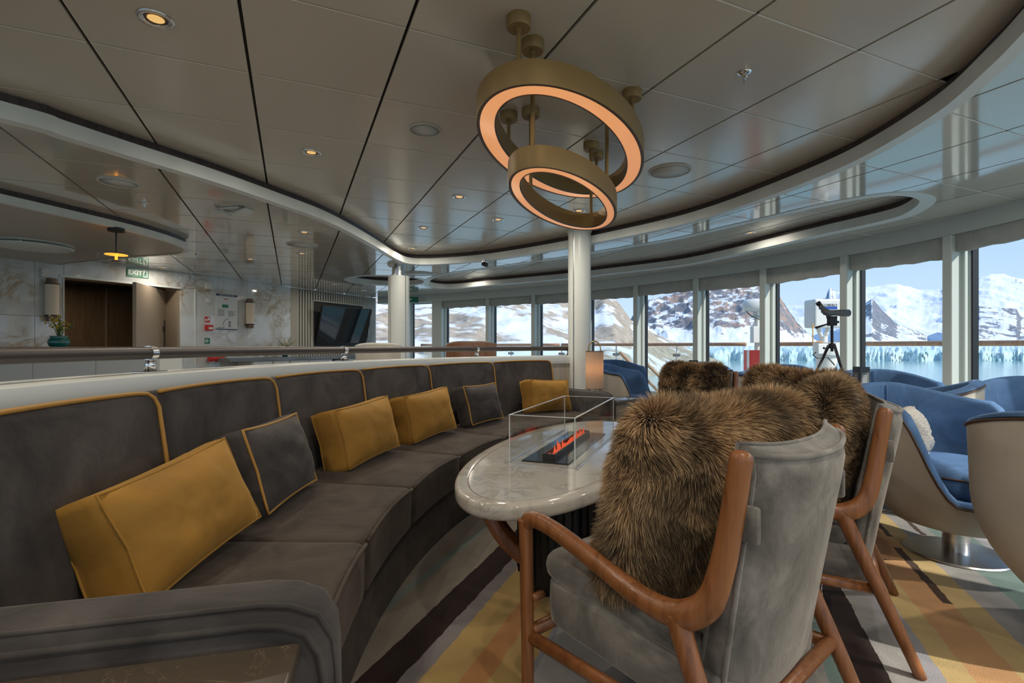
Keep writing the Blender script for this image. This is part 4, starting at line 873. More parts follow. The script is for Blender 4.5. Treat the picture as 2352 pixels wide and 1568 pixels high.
def fur_cushion(chair, label, seed, count, ln, wid, c=(0, -.075, .675), yaw=0, tilt=12, roll=0, w=.54, h=.50, th=.20):
    Lm = Matrix.Translation(c) @ Matrix.Rotation(math.radians(yaw), 4, 'Z') @ Matrix.Rotation(math.radians(tilt), 4, 'X') @ Matrix.Rotation(math.radians(roll), 4, 'Y')
    def sp(q, e): return math.copysign(abs(q)**e, q)
    def surf(u, v):
        a, b = 2*PI*u, PI*(v-.5)*.999; cb = sp(math.cos(b), .62); e = .42
        kx, kz = sp(math.cos(a), e), sp(math.sin(a), e); ear = 1+.10*(abs(kx*kz))**3
        x, z, y = w/2*cb*kx*ear, h/2*cb*kz*ear, th/2*sp(math.sin(b), .8)*(1-.35*abs(kx*kz)**2*cb)
        y += .012*mnoise.noise(Vector((x*5+seed, z*5, y*3)))
        if z > 0: z -= .03*(1-min(1, abs(2*x/w))**2)*cb
        return tuple(Lm @ Vector((x, y, z)))
    t = thing('fur_cushion', label, 'cushion', chair.location, chair.rotation_euler.z, 'brown fur cushions in the teak armchairs')
    nu, nv = 64, 30; v = [surf(i/nu, j/nv) for j in range(nv+1) for i in range(nu+1)]; f = [(j*(nu+1)+i, j*(nu+1)+i+1, (j+1)*(nu+1)+i+1, (j+1)*(nu+1)+i) for j in range(nv) for i in range(nu)]
    obj('cushion_skin', v, f, 'furback', t, True)
    c0 = np.array(Lm.translation); nn = np.cross(np.array(surf(.51, .5))-np.array(surf(.5, .5)), np.array(surf(.5, .51))-np.array(surf(.5, .5)))
    flip = np.dot(nn, np.array(surf(.5, .5))-c0) < 0
    fur(t, (lambda u, v_: surf(1-u, v_)) if flip else surf, nu, nv, count, ln, seed, wid)
def place_chair(o, x, y, fx, fy, label):
    o.location = (x, y, 0); o.rotation_euler = (0, 0, math.atan2(fy, fx)-PI/2); o['label'] = label; o['group'] = 'teak armchairs around the oval table'; return o
spots = [(.468, 1.383, -.643, .766, 'teak armchair nearest the camera, grey velvet back turned to us', 'large fur cushion in the nearest grey velvet armchair', 200000, .05, dict(c=(-.01, -.07, .66), yaw=-15, tilt=19, w=.54, h=.53)),
         (1.135, 2.06, -.857, .515, 'second teak armchair, standing between the nearest one and the blue tub chair', 'fur cushion in the second armchair, next to the blue tub chair', 110000, .052, dict(c=(0, -.10, .672), yaw=-6, tilt=14)),
         (1.575, 2.90, -.8, -.6, 'teak armchair mostly hidden behind the fur of the second armchair', 'fur cushion whose top shows below the spotting scope', 46000, .055, dict(c=(0, -.08, .665), yaw=8, tilt=14, roll=-4)),
         (1.45, 4.15, -.75, -.66, 'teak armchair at the far end of the oval table, facing the camera', 'square dark fur cushion in the far armchair facing us', 44000, .045, dict(c=(0.02, -.08, .665), yaw=0, tilt=14))]
for i, (x, y, fx, fy, lab, fl, cnt, ln, kw) in enumerate(spots):
    o = proto if i == 0 else copy_tree(proto)
    place_chair(o, x, y, fx, fy, lab); fur_cushion(o, fl, i+2, cnt, ln, .00072+.0003*(i > 0)+.0003*(i > 1), **kw)
# tie-down chain under the second armchair
ch = thing('tie_down_chain', 'short steel tie down chain hanging under the second armchair', 'chain', (1.16, 1.90, 0))
MB().box(-.012, .012, -.003, .003, .225, .30).build('strap', 'black', ch); MB().cyl((0, 0, .20), (0, 0, .232), .007, n=10).build('chain_end', 'chrome', ch, 'auto')
for k in range(6):
    z = .188-k*.025; P = [(.0075*math.cos(a) if k % 2 else 0, 0 if k % 2 else .0075*math.cos(a), z+.0155*math.sin(a)) for a in np.linspace(0, 2*PI, 12, endpoint=False)]
    MB().tube(P, .0024, 6, True).build('chain_link', 'chrome', ch, True)
MB().tube([(-.016, 0, .025), (0, 0, .05), (.014, .0, .025), (.02, .012, .004)], .0035, 6).build('chain_hook', 'chrome', ch, True)
# ================================================================== RING CHANDELIER
chd = thing('ring_chandelier', 'two tier oval gold ring chandelier with glowing undersides', 'chandelier', (.29, 2.63, 0), -.37)
def oring(nm, a, b, ai, bi, z, hgt, rods):
    rb = bpy.data.objects.new(nm, None); COL.objects.link(rb); rb.parent = chd
    n = 96; E_ = lambda a_, b_, zz: ell(a_, b_, zz, n)
    MB().sweep([E_(ai, bi, z+.006), E_(ai, bi, z+hgt), E_(a, b, z+hgt), E_(a, b, z+.006), E_(a-.002, b-.002, z)], False).build('ring_body', 'gold', rb, 'auto')
    w = .017
    MB().sweep([E_(a-.002, b-.002, z), E_(a-w, b-w, z), E_(a-w, b-w, z+.006)], False).build('outer_trim', 'bronze', rb); MB().sweep([E_(ai, bi, z+.006), E_(ai+.002, bi+.002, z), E_(ai+.008, bi+.008, z), E_(ai+.008, bi+.008, z+.006)], False).build('inner_trim', 'bronze', rb)
    MB().sweep([E_(a-w, b-w, z+.002), E_(ai+.008, bi+.008, z+.002)], False).build('diffuser', 'glow', rb)
    am, bm_ = (a+ai)/2, (b+bi)/2
    for x, y in rods:
        r = MB().cyl((x*bm_, y*am, z+hgt-.002), (x*bm_, y*am, ZM), .0095, n=12).build('rod', 'gold', rb, 'auto')
        MB().lathe([(.0, ZM-.045), (.044, ZM-.045), (.0475, ZM-.041), (.0475, ZM)], 32, (x*bm_, y*am, 0)).build('canopy', 'gold', r, 'auto'); MB().lathe([(.013, ZM-.062), (.013, ZM-.045)], 16, (x*bm_, y*am, 0)).build('rod_collar', 'gold', r, 'auto')
oring('upper_ring', .775, .378, .683, .283, 2.035, .095, [(0, -1), (0, 1), (-1, 0), (1, 0)])
oring('lower_ring', .603, .235, .527, .172, 1.783, .09, [(0, -1), (0, 1), (-1, 0), (1, 0)])
# ================================================================== CEILING FITTINGS
def lamp_light(nm, x, y, z, power, color, size=.07, parent=None, spread=PI):
    l = bpy.data.lights.new(nm, 'AREA'); l.shape = 'DISK'; l.size = size; l.energy = power; l.color = color; l.spread = spread
    o = bpy.data.objects.new(nm, l); COL.objects.link(o); o.location = (x, y, z); o.parent = parent; return o
DLP = 2.8; DLC = (1, .90, .76)
def downlight(x, y, z, label, r=.062, pw=1.0, first=[None]):
    if first[0] is None:
        t = thing('downlight', label, 'ceiling light', (x, y, z), 0, 'recessed downlights in the ceiling panels')
        MB().lathe([(r, 0.0), (r, -.004), (r*.93, -.007), (r*.72, -.005), (r*.62, .0), (r*.60, .004)], 28, cap=False).build('trim_ring', 'chrome', t, True)
        MB().lathe([(r*.62, -.002), (r*.56, .0002), (.0, .0003)], 24, cap=False).build('reflector', 'bronze', t, True)
        MB().lathe([(r*.47, -.0010), (.0, -.0016)], 20, cap=False).build('lens', 'lens', t, True)
        first[0] = t
    else: t = copy_tree(first[0]); t.location = (x, y, z); t['label'] = label
    lamp_light('downlight_lamp', 0, 0, -.02, DLP*pw, DLC, .06, t); return t
for px, py, lab in ((358, 43, 'large recessed downlight at the top left of the ceiling'), (715, 350, 'recessed downlight midway between the top left one and the chandelier'), (1055, 452, 'recessed downlight just left of the lower chandelier ring'), (973, 523, 'recessed downlight in the bright reflection at the tip of the raised ceiling'), (1144, 504, 'recessed downlight directly left below the lower chandelier ring'), (948, 570, 'small recessed downlight at the pointed end of the raised ceiling'), (1330, 484, 'recessed downlight seen through the lower chandelier ring')):
    x, y = W(px, py, ZM); downlight(x, y, ZM-.0005, lab, pw=.25 if py > 560 else 1)
for px, py, lab in ((699, 533, 'recessed downlight above the round white speaker left of the column'), (693, 582, 'recessed downlight below the round white speaker left of the column'), (575, 595, 'recessed downlight in the low ceiling above the wall poster'), (767, 653, 'warm recessed downlight right above the television'), (835, 667, 'small recessed downlight between television and steel necked column'), (372, 613, 'small recessed downlight above the exit sign')):
    x, y = W(px, py, ZL); downlight(x, y, ZL-.0005, lab, pw=.35)
for px, py, lab in ((1723, 534, 'warm downlight inside the curved ceiling slot above the windows'), (1078, 637, 'tiny downlight at the far end of the curved ceiling slot')):
    x, y = W(px, py, ZM); downlight(x, y, ZM-.0005, lab, pw=.03)
for (x, y, z) in ((-1.2, .6, ZM), (.5, .5, ZM), (-2.6, .2, ZM), (-.4, -1.2, ZM), (.3, -1.3, ZM), (-2.0, -1.6, ZM), (2.6, .8, ZL), (2.3, -.8, ZL), (-4.6, 1.2, ZL), (-5.4, -.8, ZL), (2.95, 2.4, ZL)):  # unseen downlights added to brighten the room
    downlight(x, y, z-.0005, 'added unseen downlight brightening the room from outside the view', pw=4.0 if x > 2 else 1.25)  # those on the right boosted to bounce light onto the ceiling
def disc(nm, px, py, z, r, label, cat, mat='offwhite', grp=None):
    x, y = W(px, py, z); t = thing(nm, label, cat, (x, y, z), 0, grp)
    MB().lathe([(r, 0), (r, -.006), (r*.96, -.010), (r*.93, -.009), (r*.92, -.006)], 40).build('rim', mat, t, True); MB().lathe([(r*.925, -.006), (0, -.0075)], 40).build('grille', mat, t, True)
disc('ceiling_speaker', 976, 297, ZM, .093, 'round flat ceiling speaker left of the chandelier', 'speaker', 'speaker', 'round ceiling speakers')
disc('ceiling_speaker', 1538, 392, ZM, .15, 'large round flat ceiling speaker right of the chandelier', 'speaker', 'speaker', 'round ceiling speakers')
disc('ceiling_speaker', 273, 418, ZL, .12, 'round flat ceiling speaker in the low ceiling on the left', 'speaker', 'speaker', 'round ceiling speakers')
disc('ceiling_speaker', 694, 562, ZL, .165, 'round white ceiling speaker between two small downlights', 'speaker', 'speaker', 'round ceiling speakers')
disc('ceiling_light_ring', 962, 628, ZL, .24, 'round white ceiling ring beside the steel necked column', 'ceiling ring', 'white')
# air vent under the island
x, y = W(76, 566, ZC-.03); t = thing('air_vent', 'round white air diffuser under the ceiling island', 'vent', (x, y, ZC))
MB().lathe([(.32, 0), (.325, -.008), (.31, -.012), (.0, -.012)], 48).build('vent_rim', 'white', t, 'auto'); MB().lathe([(.0, -.03), (.315, -.03), (.32, -.036), (.30, -.042), (0, -.046)], 48).build('vent_plate', 'white', t, True)
for k in range(4): MB().cyl((.25*math.cos(k*PI/2+.4), .25*math.sin(k*PI/2+.4), -.012), (.25*math.cos(k*PI/2+.4), .25*math.sin(k*PI/2+.4), -.03), .008, n=8).build('spacer', 'steel', t)
def sprinkler(px, py, z, label):
    x, y = W(px, py, z); t = thing('sprinkler', label, 'sprinkler', (x, y, z), 0, 'ceiling sprinklers')
    MB().lathe([(.033, 0), (.033, -.003), (.02, -.008), (.012, -.012)], 24).build('escutcheon', 'chrome', t, True); MB().lathe([(.014, -.008), (.014, -.022), (.009, -.026), (.009, -.034)], 14).build('body', 'chrome', t, 'auto'); MB().cyl((0, 0, -.034), (0, 0, -.055), .004, n=8).build('bulb', 'steel', t)
for a in ((1710, 166, ZM, 'chrome sprinkler head right of the chandelier'), (331, 466, ZL, 'chrome sprinkler head in the low ceiling above the pendant'), (453, 584, ZL, 'small sprinkler head beside the tip of the ceiling island')): sprinkler(*a)
x, y = W(537, 478, ZL); t = thing('emergency_light', 'white two lamp emergency light on the low ceiling', 'emergency light', (x, y, ZL), -.2)
MB().box(-.09, .09, -.06, .06, -.02, 0).build('body', 'offwhite', t, 'auto', .01)
for s in (-1, 1): MB().box(-.075, .075, -.05, .05, -.012, .012, Matrix.Translation((s*.085, -.0, -.042)) @ Matrix.Rotation(s*-.3, 4, 'Y')).build('lamp_head', 'offwhite', t, 'auto', .008)
x, y = W(900, 607, ZL); t = thing('smoke_detector', 'white smoke detector at the top of the steel necked column', 'smoke detector', (x, y-.05, ZL)); MB().lathe([(.05, 0), (.05, -.02), (.035, -.035), (.0, -.04)], 24).build('body', 'offwhite', t, 'auto'); MB().lathe([(.02, -.04), (.015, -.05), (0, -.05)], 16).build('sensor', 'offwhite', t)
x, y = W(1112, 597, ZL); t = thing('spotlight', 'small chrome and black spotlight under the low ceiling rim', 'spotlight', (x, y, ZL)); MB().cyl((0, 0, 0), (0, 0, -.03), .03, n=16).build('base', 'chrome', t, 'auto'); MB().cyl((-.02, 0, -.05), (.04, -.03, -.07), .028, n=16).build('lamp_head', 'black', t, 'auto'); MB().box(-.03, -.02, -.02, .02, -.08, -.02).build('bracket', 'chrome', t); MB().box(.03, .04, -.02, .02, -.06, -.02).build('bracket', 'chrome', t)
# glass pendant under the island
x, y = W(267, 524, ZC); t = thing('glass_pendant', 'clear glass pendant lamp with an amber glowing dish', 'pendant lamp', (x, y, 0)); zp = ZD(592, y)
MB().lathe([(.062, ZC), (.062, ZC-.03), (0, ZC-.03)], 28).build('canopy', 'black', t, 'auto'); MB().cyl((0, 0, zp+.03), (0, 0, ZC-.03), .007, n=10).build('stem', 'black', t)
MB().lathe([(.012, .065), (.09, .062), (.132, .035), (.14, .01), (.125, -.018), (.085, -.035), (.05, -.038)], 36, (0, 0, zp-.01)).build('glass_shade', 'clear', t, True)
MB().lathe([(0, .042), (.082, .034), (.084, .030), (0, .036)], 32, (0, 0, zp-.005)).build('amber_dish', 'pendglow', t, True); MB().cyl((0, 0, zp-.02), (0, 0, zp+.03), .011, n=12).build('lamp_core', 'pendglow', t, 'auto'); MB().lathe([(.0, -.03), (.035, -.028), (.035, -.022), (0, -.02)], 24, (0, 0, zp)).build('base_disc', 'bronze', t, 'auto')
# ================================================================== ON THE MARBLE WALL
def wz(px, py): return ZD(py, wallp(onwall(px)).y)
def wbox(nm, label, cat, px0, px1, py0, py1, th, mat, off=.0):
    t0, t1 = onwall(px0), onwall(px1); pm_ = (px0+px1)/2; z1, z0 = wz(pm_, py0), wz(pm_, py1); o = MB().box(t0, t1, off, off+th, z0, z1, T0).build(nm, mat, None, False, .003, 1); return tag(o, label, cat), (t0, t1, z0, z1)
def onw(t, z, y=.0): return T0 @ Vector((t, y, z))
TXT = T0 @ Matrix.Rotation(PI/2, 4, 'X')   # text lies in the wall plane
def wtext(nm, s, size, mat, t, z, y, parent=None, bold=0):
    # reading direction runs along +t when seen from the room
    Mx = Matrix.Translation(T0 @ Vector((t, y, z))) @ Matrix(((WU.x, 0, WN.x, 0), (WU.y, 0, WN.y, 0), (0, 1, 0, 0), (0, 0, 0, 1))); return text(nm, s, size, mat, Mx, parent, 'CENTER', bold)
t0, t1 = onwall(291), onwall(340); zc = wz(315, 627); hh = (wz(315, 617)-wz(315, 637))/2
sg = thing('exit_sign', 'green and white EXIT sign with running figure above the doorway', 'sign'); MB().box(t0, t1, .0, .012, zc-hh, zc+hh, T0).build('sign_plate', 'green', sg)
wd_ = t1-t0; wtext('lettering', 'EXIT', hh*1.45, 'signwhite', t0+wd_*.37, zc, .013, sg, .002)
MB().box(t0+wd_*.74, t1-.012, .012, .0135, zc-hh*.85, zc+hh*.85, T0).build('pictogram_field', 'signwhite', sg)
fx0 = t0+wd_*.86; q = hh
def stroke(P, r): MB().tube([onw(fx0+a*q, zc+b*q, .0145) for a, b in P], r, 6).build('running_figure', 'green', sg)
stroke([(0, .3), (-.05, -.1), (.15, -.35), (.05, -.65)], .007); stroke([(-.05, -.1), (-.25, -.35), (-.4, -.6)], .007); stroke([(0, .28), (.2, .05), (.3, .15)], .006); stroke([(0, .28), (-.22, .15), (-.3, -.05)], .006); MB().lathe([(0, -.012), (.012, 0), (0, .012)], 10, tuple(onw(fx0+.05*q, zc+.52*q, .0145))).build('running_figure', 'green', sg)
def sconce(px, py0, py1, label):
    t = thing('wall_sconce', label, 'wall lamp', (0, 0, 0), 0, 'cylinder wall sconces on the marble wall'); tt = onwall(px, .07); z1, z0 = wz(px, py0), wz(px, py1); P = lambda z: onw(tt, z, .075)
    MB().box(tt-.03, tt+.03, 0, .03, z0+.05, z1-.05, T0).build('back_plate', 'black', t)
    MB().cyl(P(z0), P(z1), .055, n=28).build('bronze_core', 'bronze', t, 'auto'); hh_ = z1-z0
    MB().cyl(P(z0+hh_*.13), P(z1-hh_*.13), .068, n=32).build('shade', 'linen', t, 'auto')
    for z in (z0+hh_*.12, z1-hh_*.14): MB().cyl(P(z), P(z+.014), .072, n=32).build('band', 'black', t, 'auto')
sconce(119, 641, 738, 'cylinder wall sconce left of the doorway'); sconce(574, 687, 754, 'cylinder wall sconce right of the wall poster')
for px0, px1, py0, py1, lab in ((92, 116, 617, 638, 'white wall speaker box left of the doorway'), (470, 484, 648, 664, 'white wall speaker box right of the doorway')): wbox('wall_speaker', lab, 'speaker', px0, px1, py0, py1, .05, 'offwhite')
o, _ = wbox('wall_switch', 'small white wall switch below the speaker box', 'switch', 473, 482, 685, 696, .02, 'offwhite')
sgn, (a0, a1, b0, b1) = wbox('fire_sign', 'red fire alarm pictogram sign on the marble wall', 'sign', 470, 482, 727, 740, .004, 'red'); MB().box(a0+(a1-a0)*.12, a0+(a1-a0)*.45, .004, .006, b0+.02, b0+(b1-b0)*.6, T0).build('pictogram', 'signwhite', sgn); MB().box(a0+(a1-a0)*.58, a0+(a1-a0)*.88, .004, .006, b0+.03, b0+(b1-b0)*.85, T0).build('pictogram', 'signwhite', sgn)
cp, (a0, a1, b0, b1) = wbox('fire_call_point', 'red fire call point box on the marble wall', 'alarm', 470, 486, 746, 759, .05, 'red'); MB().box(a0+(a1-a0)*.3, a1-(a1-a0)*.1, .05, .053, b0+(b1-b0)*.25, b0+(b1-b0)*.6, T0).build('press_pane', 'signwhite', cp)
hs, (a0, a1, b0, b1) = wbox('first_aid_sign', 'green safety pictogram sign near the handrail', 'sign', 470, 482, 776, 789, .004, 'green'); MB().lathe([(.014, 0), (.026, .0), (.026, .002), (.014, .002), (.014, 0)], 20, cap=False).build('pictogram', 'signwhite', hs); COL.objects[-1].matrix_local = T0 @ Matrix.Translation(((a0+a1)/2-.01, .005, (b0+b1)/2)) @ Matrix.Rotation(PI/2, 4, 'X')
ps = thing('wall_poster', 'glass notice poster with dark blue header and footer bars', 'poster'); a0, a1 = onwall(495), onwall(544); b1, b0 = wz(519, 676), wz(519, 757)
MB().box(a0, a1, 0, .012, b0, b1, T0).build('poster_panel', 'paper', ps); Wd, Hd = a1-a0, b1-b0
MB().box(a0, a1, .012, .014, b1-Hd*.055, b1, T0).build('header_bar', 'darkblue', ps); MB().box(a0, a1, .012, .014, b0, b0+Hd*.025, T0).build('footer_bar', 'darkblue', ps); wtext('header_text', 'EMERGENCY INSTRUCTIONS', Hd*.035, 'signwhite', (a0+a1)/2, b1-Hd*.028, .0145, ps)
MB().box(a0+Wd*.36, a0+Wd*.56, .012, .014, b1-Hd*.145, b1-Hd*.125, T0).build('red_bar', 'red', ps); MB().box(a0+Wd*.28, a0+Wd*.56, .012, .014, b1-Hd*.38, b1-Hd*.29, T0).build('green_panel', 'green', ps)
for k in range(9): MB().box(a0+Wd*.08, a0+Wd*(.42-.03*(k % 3)), .012, .0135, b1-Hd*(.44+.022*k), b1-Hd*(.432+.022*k), T0).build('text_line', 'ink', ps)
for k in range(4): MB().box(a0+Wd*.56, a0+Wd*(.92-.1*(k % 2)), .012, .0135, b1-Hd*(.49+.04*k), b1-Hd*(.475+.04*k), T0).build('text_line', 'ink', ps)
for k in range(4): MB().box(a0+Wd*(.06+.09*k), a0+Wd*(.10+.09*k), .012, .0135, b0+Hd*.04, b0+Hd*(.07+.01*(k % 2)), T0).build('pictogram', 'ink', ps)
for k in range(3): MB().box(a0+Wd*.58, a0+Wd*.68, .012, .0135, b0+Hd*(.08+.06*k), b0+Hd*(.12+.06*k), T0).build('pictogram', 'ink', ps)
MB().tube([onw(a0+Wd*x, b0+Hd*z, .013) for x, z in ((.3, .12), (.38, .26), (.5, .3), (.56, .34))], .004, 5).build('drawing_line', 'ink', ps)
# red fire blanket / extinguisher below the rail
t = thing('fire_extinguisher', 'red fire extinguisher lying in a wall bracket under the handrail line', 'extinguisher'); tt0, tt1 = onwall(468), onwall(502); ze = wz(485, 824)
MB().cyl(onw(tt0, ze, .12), onw(tt1, ze, .12), .04, n=20).build('cylinder', 'red', t, 'auto'); MB().box(tt0+.05, tt0+.07, 0, .15, ze-.05, ze-.01, T0).build('bracket', 'steel', t); MB().cyl(onw(tt1, ze, .12), onw(tt1+.05, ze+.02, .12), .018, n=12).build('valve', 'chrome', t, 'auto')
# television on a tilting arm
tv = thing('television', 'black flat television tilted forward in the slatted wall', 'television'); tcx = onwall(778); zt_ = wz(778, 748); pw_, ph_ = 1.32, .78
tv.matrix_world = T0 @ Matrix.Translation((tcx-.02, .20, zt_)) @ Matrix.Rotation(math.radians(6), 4, 'Z') @ Matrix.Rotation(math.radians(-13), 4, 'X')
MB().box(-pw_/2, pw_/2, -.03, .012, -ph_/2, ph_/2).build('casing', 'black', tv, False, .004); MB().box(-pw_/2+.012, pw_/2-.012, .012, .0135, -ph_/2+.02, ph_/2-.012).build('screen', 'screen', tv); MB().box(-.15, .15, -.16, -.03, -.1, .0).build('wall_arm', 'black', tv)
# low cabinets and vases along the wall
d_c = .42
def cab(px0, px1, label, z1=.80):
    a0, a1 = onwall(px0, .2), onwall(px1, .2); t = thing('low_cabinet', label, 'cabinet', (0, 0, 0), 0, 'low cabinets under the television')
    MB().box(a0+.004, a1-.004, .03, d_c-.02, .06, z1, T0).build('cabinet_body', 'offwhite', t); MB().box(a0+.012, a1-.012, d_c-.02, d_c, .09, z1-.01, T0).build('cabinet_door', 'offwhite', t, False, .004); MB().box(a0, a1, .06, d_c-.05, 0, .06, T0).build('cabinet_plinth', 'black', t)
    k = MB().cyl(onw((a0+a1)/2, z1-.06, d_c), onw((a0+a1)/2, z1-.06, d_c+.02), .014, n=12).build('knob', 'steel', t, 'auto')
cab(560, 607, 'first low pale cabinet from the poster under the worktop'); cab(608, 645, 'second low pale cabinet from the poster under the worktop'); cab(646, 690, 'third low pale cabinet from the poster under the worktop'); cab(690, 745, 'fourth low pale cabinet, below the left half of the television'); cab(780, 826, 'low pale cabinet below the right end of the television')
a0, a1 = onwall(505, .2), onwall(828, .2); tag(MB().box(a0, a1, .005, d_c+.02, .80, .86, T0).build('worktop', 'greystone', None, False, .005), 'dark grey stone worktop running below the television', 'worktop')
def bouquet(x, y, z, label, vlabel, kind, seed, s=1.0, spread=.16):
    rg = random.Random(seed); t = thing('flower_vase', label, 'vase', (x, y, z))
    if kind == 'teal': MB().lathe([(.05, 0), (.085, .02), (.10, .06), (.085, .10), (.07, .115), (.085, .13)], 28).build('vase_body', 'vase_g', t, True)
    else: MB().lathe([(.04, 0), (.06, .03), (.062, .07), (.045, .1), (.05, .12)], 24).build('vase_body', 'vase_g', t, True)
    for k in range(16):
        a = rg.uniform(0, 2*PI); r = rg.uniform(.3, 1)*spread; hgt = rg.uniform(.16, .30)*s; p = [(0, 0, .10), (r*.3*math.cos(a), r*.3*math.sin(a), .10+hgt*.5), (r*math.cos(a), r*math.sin(a), .10+hgt)]
        st = MB().tube(p, [.004, .003, .002], 5).build('stem', 'leaf', t, True)
        fm = rg.choice(['flower_y', 'leaf', 'leaf', 'flower_w', 'flower_y'] if kind == 'teal' else ['flower_w', 'flower_w', 'leaf', 'leaf'])
        m = MB()
        for q in range(5): c = Vector(p[1]).lerp(Vector(p[2]), q/4)+Vector((rg.uniform(-.02, .02), rg.uniform(-.02, .02), rg.uniform(-.01, .01))); m.lathe([(0, -.012), (.014, 0), (0, .014)], 6, tuple(c), rg.uniform(.5, 1.2), rg.uniform(.5, 1.2))
        m.build('blossom', fm, st); COL.objects[-1]['kind'] = 'stuff'
dv = 5.6; x, y = XD(135, dv)
bouquet(x, y, ZD(794, dv)-.02, 'teal glass bowl vase with yellow and green flowers left of the doorway', '', 'teal', 5, .85)
ztop = ZD(794, dv)-.02
st2 = thing('service_counter', 'pale grey service counter behind the handrail, carrying the teal vase', 'counter', (x, y, 0))
MB().box(-.80, 1.28, -.22, .20, ztop-.04, ztop).build('counter_top', 'greystone', st2, False, .004); MB().box(-.78, 1.25, -.19, .18, .08, ztop-.04).build('counter_body', 'offwhite', st2); MB().box(-.75, 1.21, -.15, .16, 0, .08).build('counter_plinth', 'black', st2)
for q in (-.77, -.095, .58): MB().box(q, q+.66, -.20, -.19, .1, ztop-.06).build('front_panel', 'offwhite', st2, False, .003, 1)
p = onw(onwall(655, .22), .86, .22); bouquet(p.x, p.y, p.z, 'small vase of cream flowers on the grey worktop', '', 'cream', 8, .8, .2)
# exit sign by the far window
x, y = XD(948, 11.0); t = thing('exit_sign', 'small green exit sign by the far window next to the column', 'sign', (x, y, ZD(688, 11.0)), .38); MB().box(-.12, .12, -.01, .01, -.06, .06).build('sign_plate', 'green', t); MB().box(-.1, -.02, -.012, -.01, -.01, .02).build('pictogram', 'signwhite', t)
# ================================================================== BLUE TUB CHAIRS
def sm(t): t = max(0, min(1, t)); return t*t*(3-2*t)
def tub_proto():
    t = thing('tub_chair', '-', 'chair'); n = 72
    def top(a):      # a: angle from the back, radians; height of the shell edge
        q = abs(math.degrees(a)); return .33+(.74-.33)*(1-sm((q-84)/38))+.09*(1-sm((q-10)/75))
    def R(a, z, inner=False):
        q = abs(a)/PI; plan = .40+.028*math.sin(2*abs(a))**2; q2 = max(0, min(1, (z-.13)/.42)); fl = .50+.50*(1-(1-q2)**2.3)+.02*sm((z-.5)/.3); r = plan*fl
        return r-(.062+.02*(1-sm((z-.3)/.25)) if inner else 0)
    def P(a, r, z): return (r*math.sin(a), -r*math.cos(a)*(1.0 if abs(a) < PI/2 else .96), z)
    A = [-PI+2*PI*k/n for k in range(n)]; m = 12
    # outer shell
    v = []; f = []
    for a in A:
        h_ = top(a)-.012
        for j in range(m+1): z = .165+(h_-.165)*j/m; v.append(P(a, R(a, z), z))
    for k in range(n):
        for j in range(m): b = (k+1) % n; f.append((k*(m+1)+j, b*(m+1)+j, b*(m+1)+j+1, k*(m+1)+j+1))
    f.append(tuple(k*(m+1) for k in range(n))); obj('outer_shell', v, f, 'beige', t, True)
    # inner lining with padded edge
    v = []; f = []; rows = 14
    for a in A:
        h_ = top(a); pr = []
        for j in range(6): q = PI*j/5; c = (R(a, h_)+R(a, h_, True))/2; w = (R(a, h_)-R(a, h_, True))/2*1.06; pr.append((c+w*math.cos(q), h_-.006+.02*math.sin(q)))
        for j in range(1, rows-5): s = j/(rows-6); z = h_-.012-(h_-.012-.30)*s; pr.append((R(a, max(z, .3), True)-.006*math.sin(PI*s), z))
        v += [P(a, r, z) for r, z in pr]
    L_ = len(v)//n
    for k in range(n):
        b = (k+1) % n
        for j in range(L_-1): f.append((k*L_+j, b*L_+j, b*L_+j+1, k*L_+j+1))
    obj('inner_lining', v, f, 'blue', t, True)
    MB().tube([P(a, R(a, top(a))+.003, top(a)-.014) for a in A], .0055, 7, True).build('edge_piping', 'brownpipe', t, True)
    MB().tube([P(0, R(0, z, True)-.008, z) for z in np.linspace(.45, top(0)+.0, 10)], .0035, 6).build('centre_seam', 'blue', t, True)
    # seat cushion
    cu = [];
    for k_, z in ((.84, .335), (.92, .345), (.94, .39), (.93, .43), (.88, .455), (.75, .466), (.35, .475)): cu.append([(P(a, (R(a, .42, True)+(.03 if abs(a) > 2.2 else 0))*k_, z)) for a in A])
    sc = MB().sweep(cu).build('seat_cushion', 'blue', t, True); MB().tube([P(a, (R(a, .42, True)+(.03 if abs(a) > 2.2 else 0))*.935, .432) for a in A], .005, 6, True).build('cushion_piping', 'brownpipe', sc, True)
    MB().lathe([(.055, .02), (.055, .17)], 28).build('pedestal', 'steel', t, 'auto'); MB().lathe([(.0, .0), (.212, 0), (.215, .006), (.21, .012), (.07, .020), (.0, .020)], 48).build('base_plate', 'steel', t, 'auto')
    return t
tub = tub_proto(); first = True
for (x, y, fx, fy, lab) in (
    (2.25, 2.56, .35, -.94, 'blue tub chair with a white knitted cushion on a steel disc base'),
    (2.10, 1.70, .9, .44, 'beige backed tub chair cut off by the right picture edge'),
    (3.42, 3.2, -.6, -.8, 'blue tub chair back showing behind the right edge tub chairs'),
    (3.17, 4.27, -.35, -.94, 'blue tub chair by the window right of the scope, seen over the fur'),
    (2.55, 3.32, -.75, .66, 'blue tub chair whose rim shows beside the second armchair fur'),
    (2.42, 6.55, -.4, -.92, 'blue tub chair with a menu card in front of its back'),
    (2.2, 5.0, .85, .53, 'tub chair right of the far armchair wooden post'),
    (2.85, 5.6, -.85, -.53, 'dark blue tub chair half hidden behind the hidden fur, below the mast'),
    (1.42, 5.95, .86, -.5, 'beige sided blue tub chair just right of the table lamp'),
    (1.62, 7.55, .2, -.98, 'blue tub chair rim peeking out behind the one by the lamp')):
    o = tub if first else copy_tree(tub); first = False
    o.location = (x, y, 0); o.rotation_euler = (0, 0, math.atan2(fy, fx)-PI/2); o['label'] = lab; o['group'] = 'blue tub chairs by the windows'
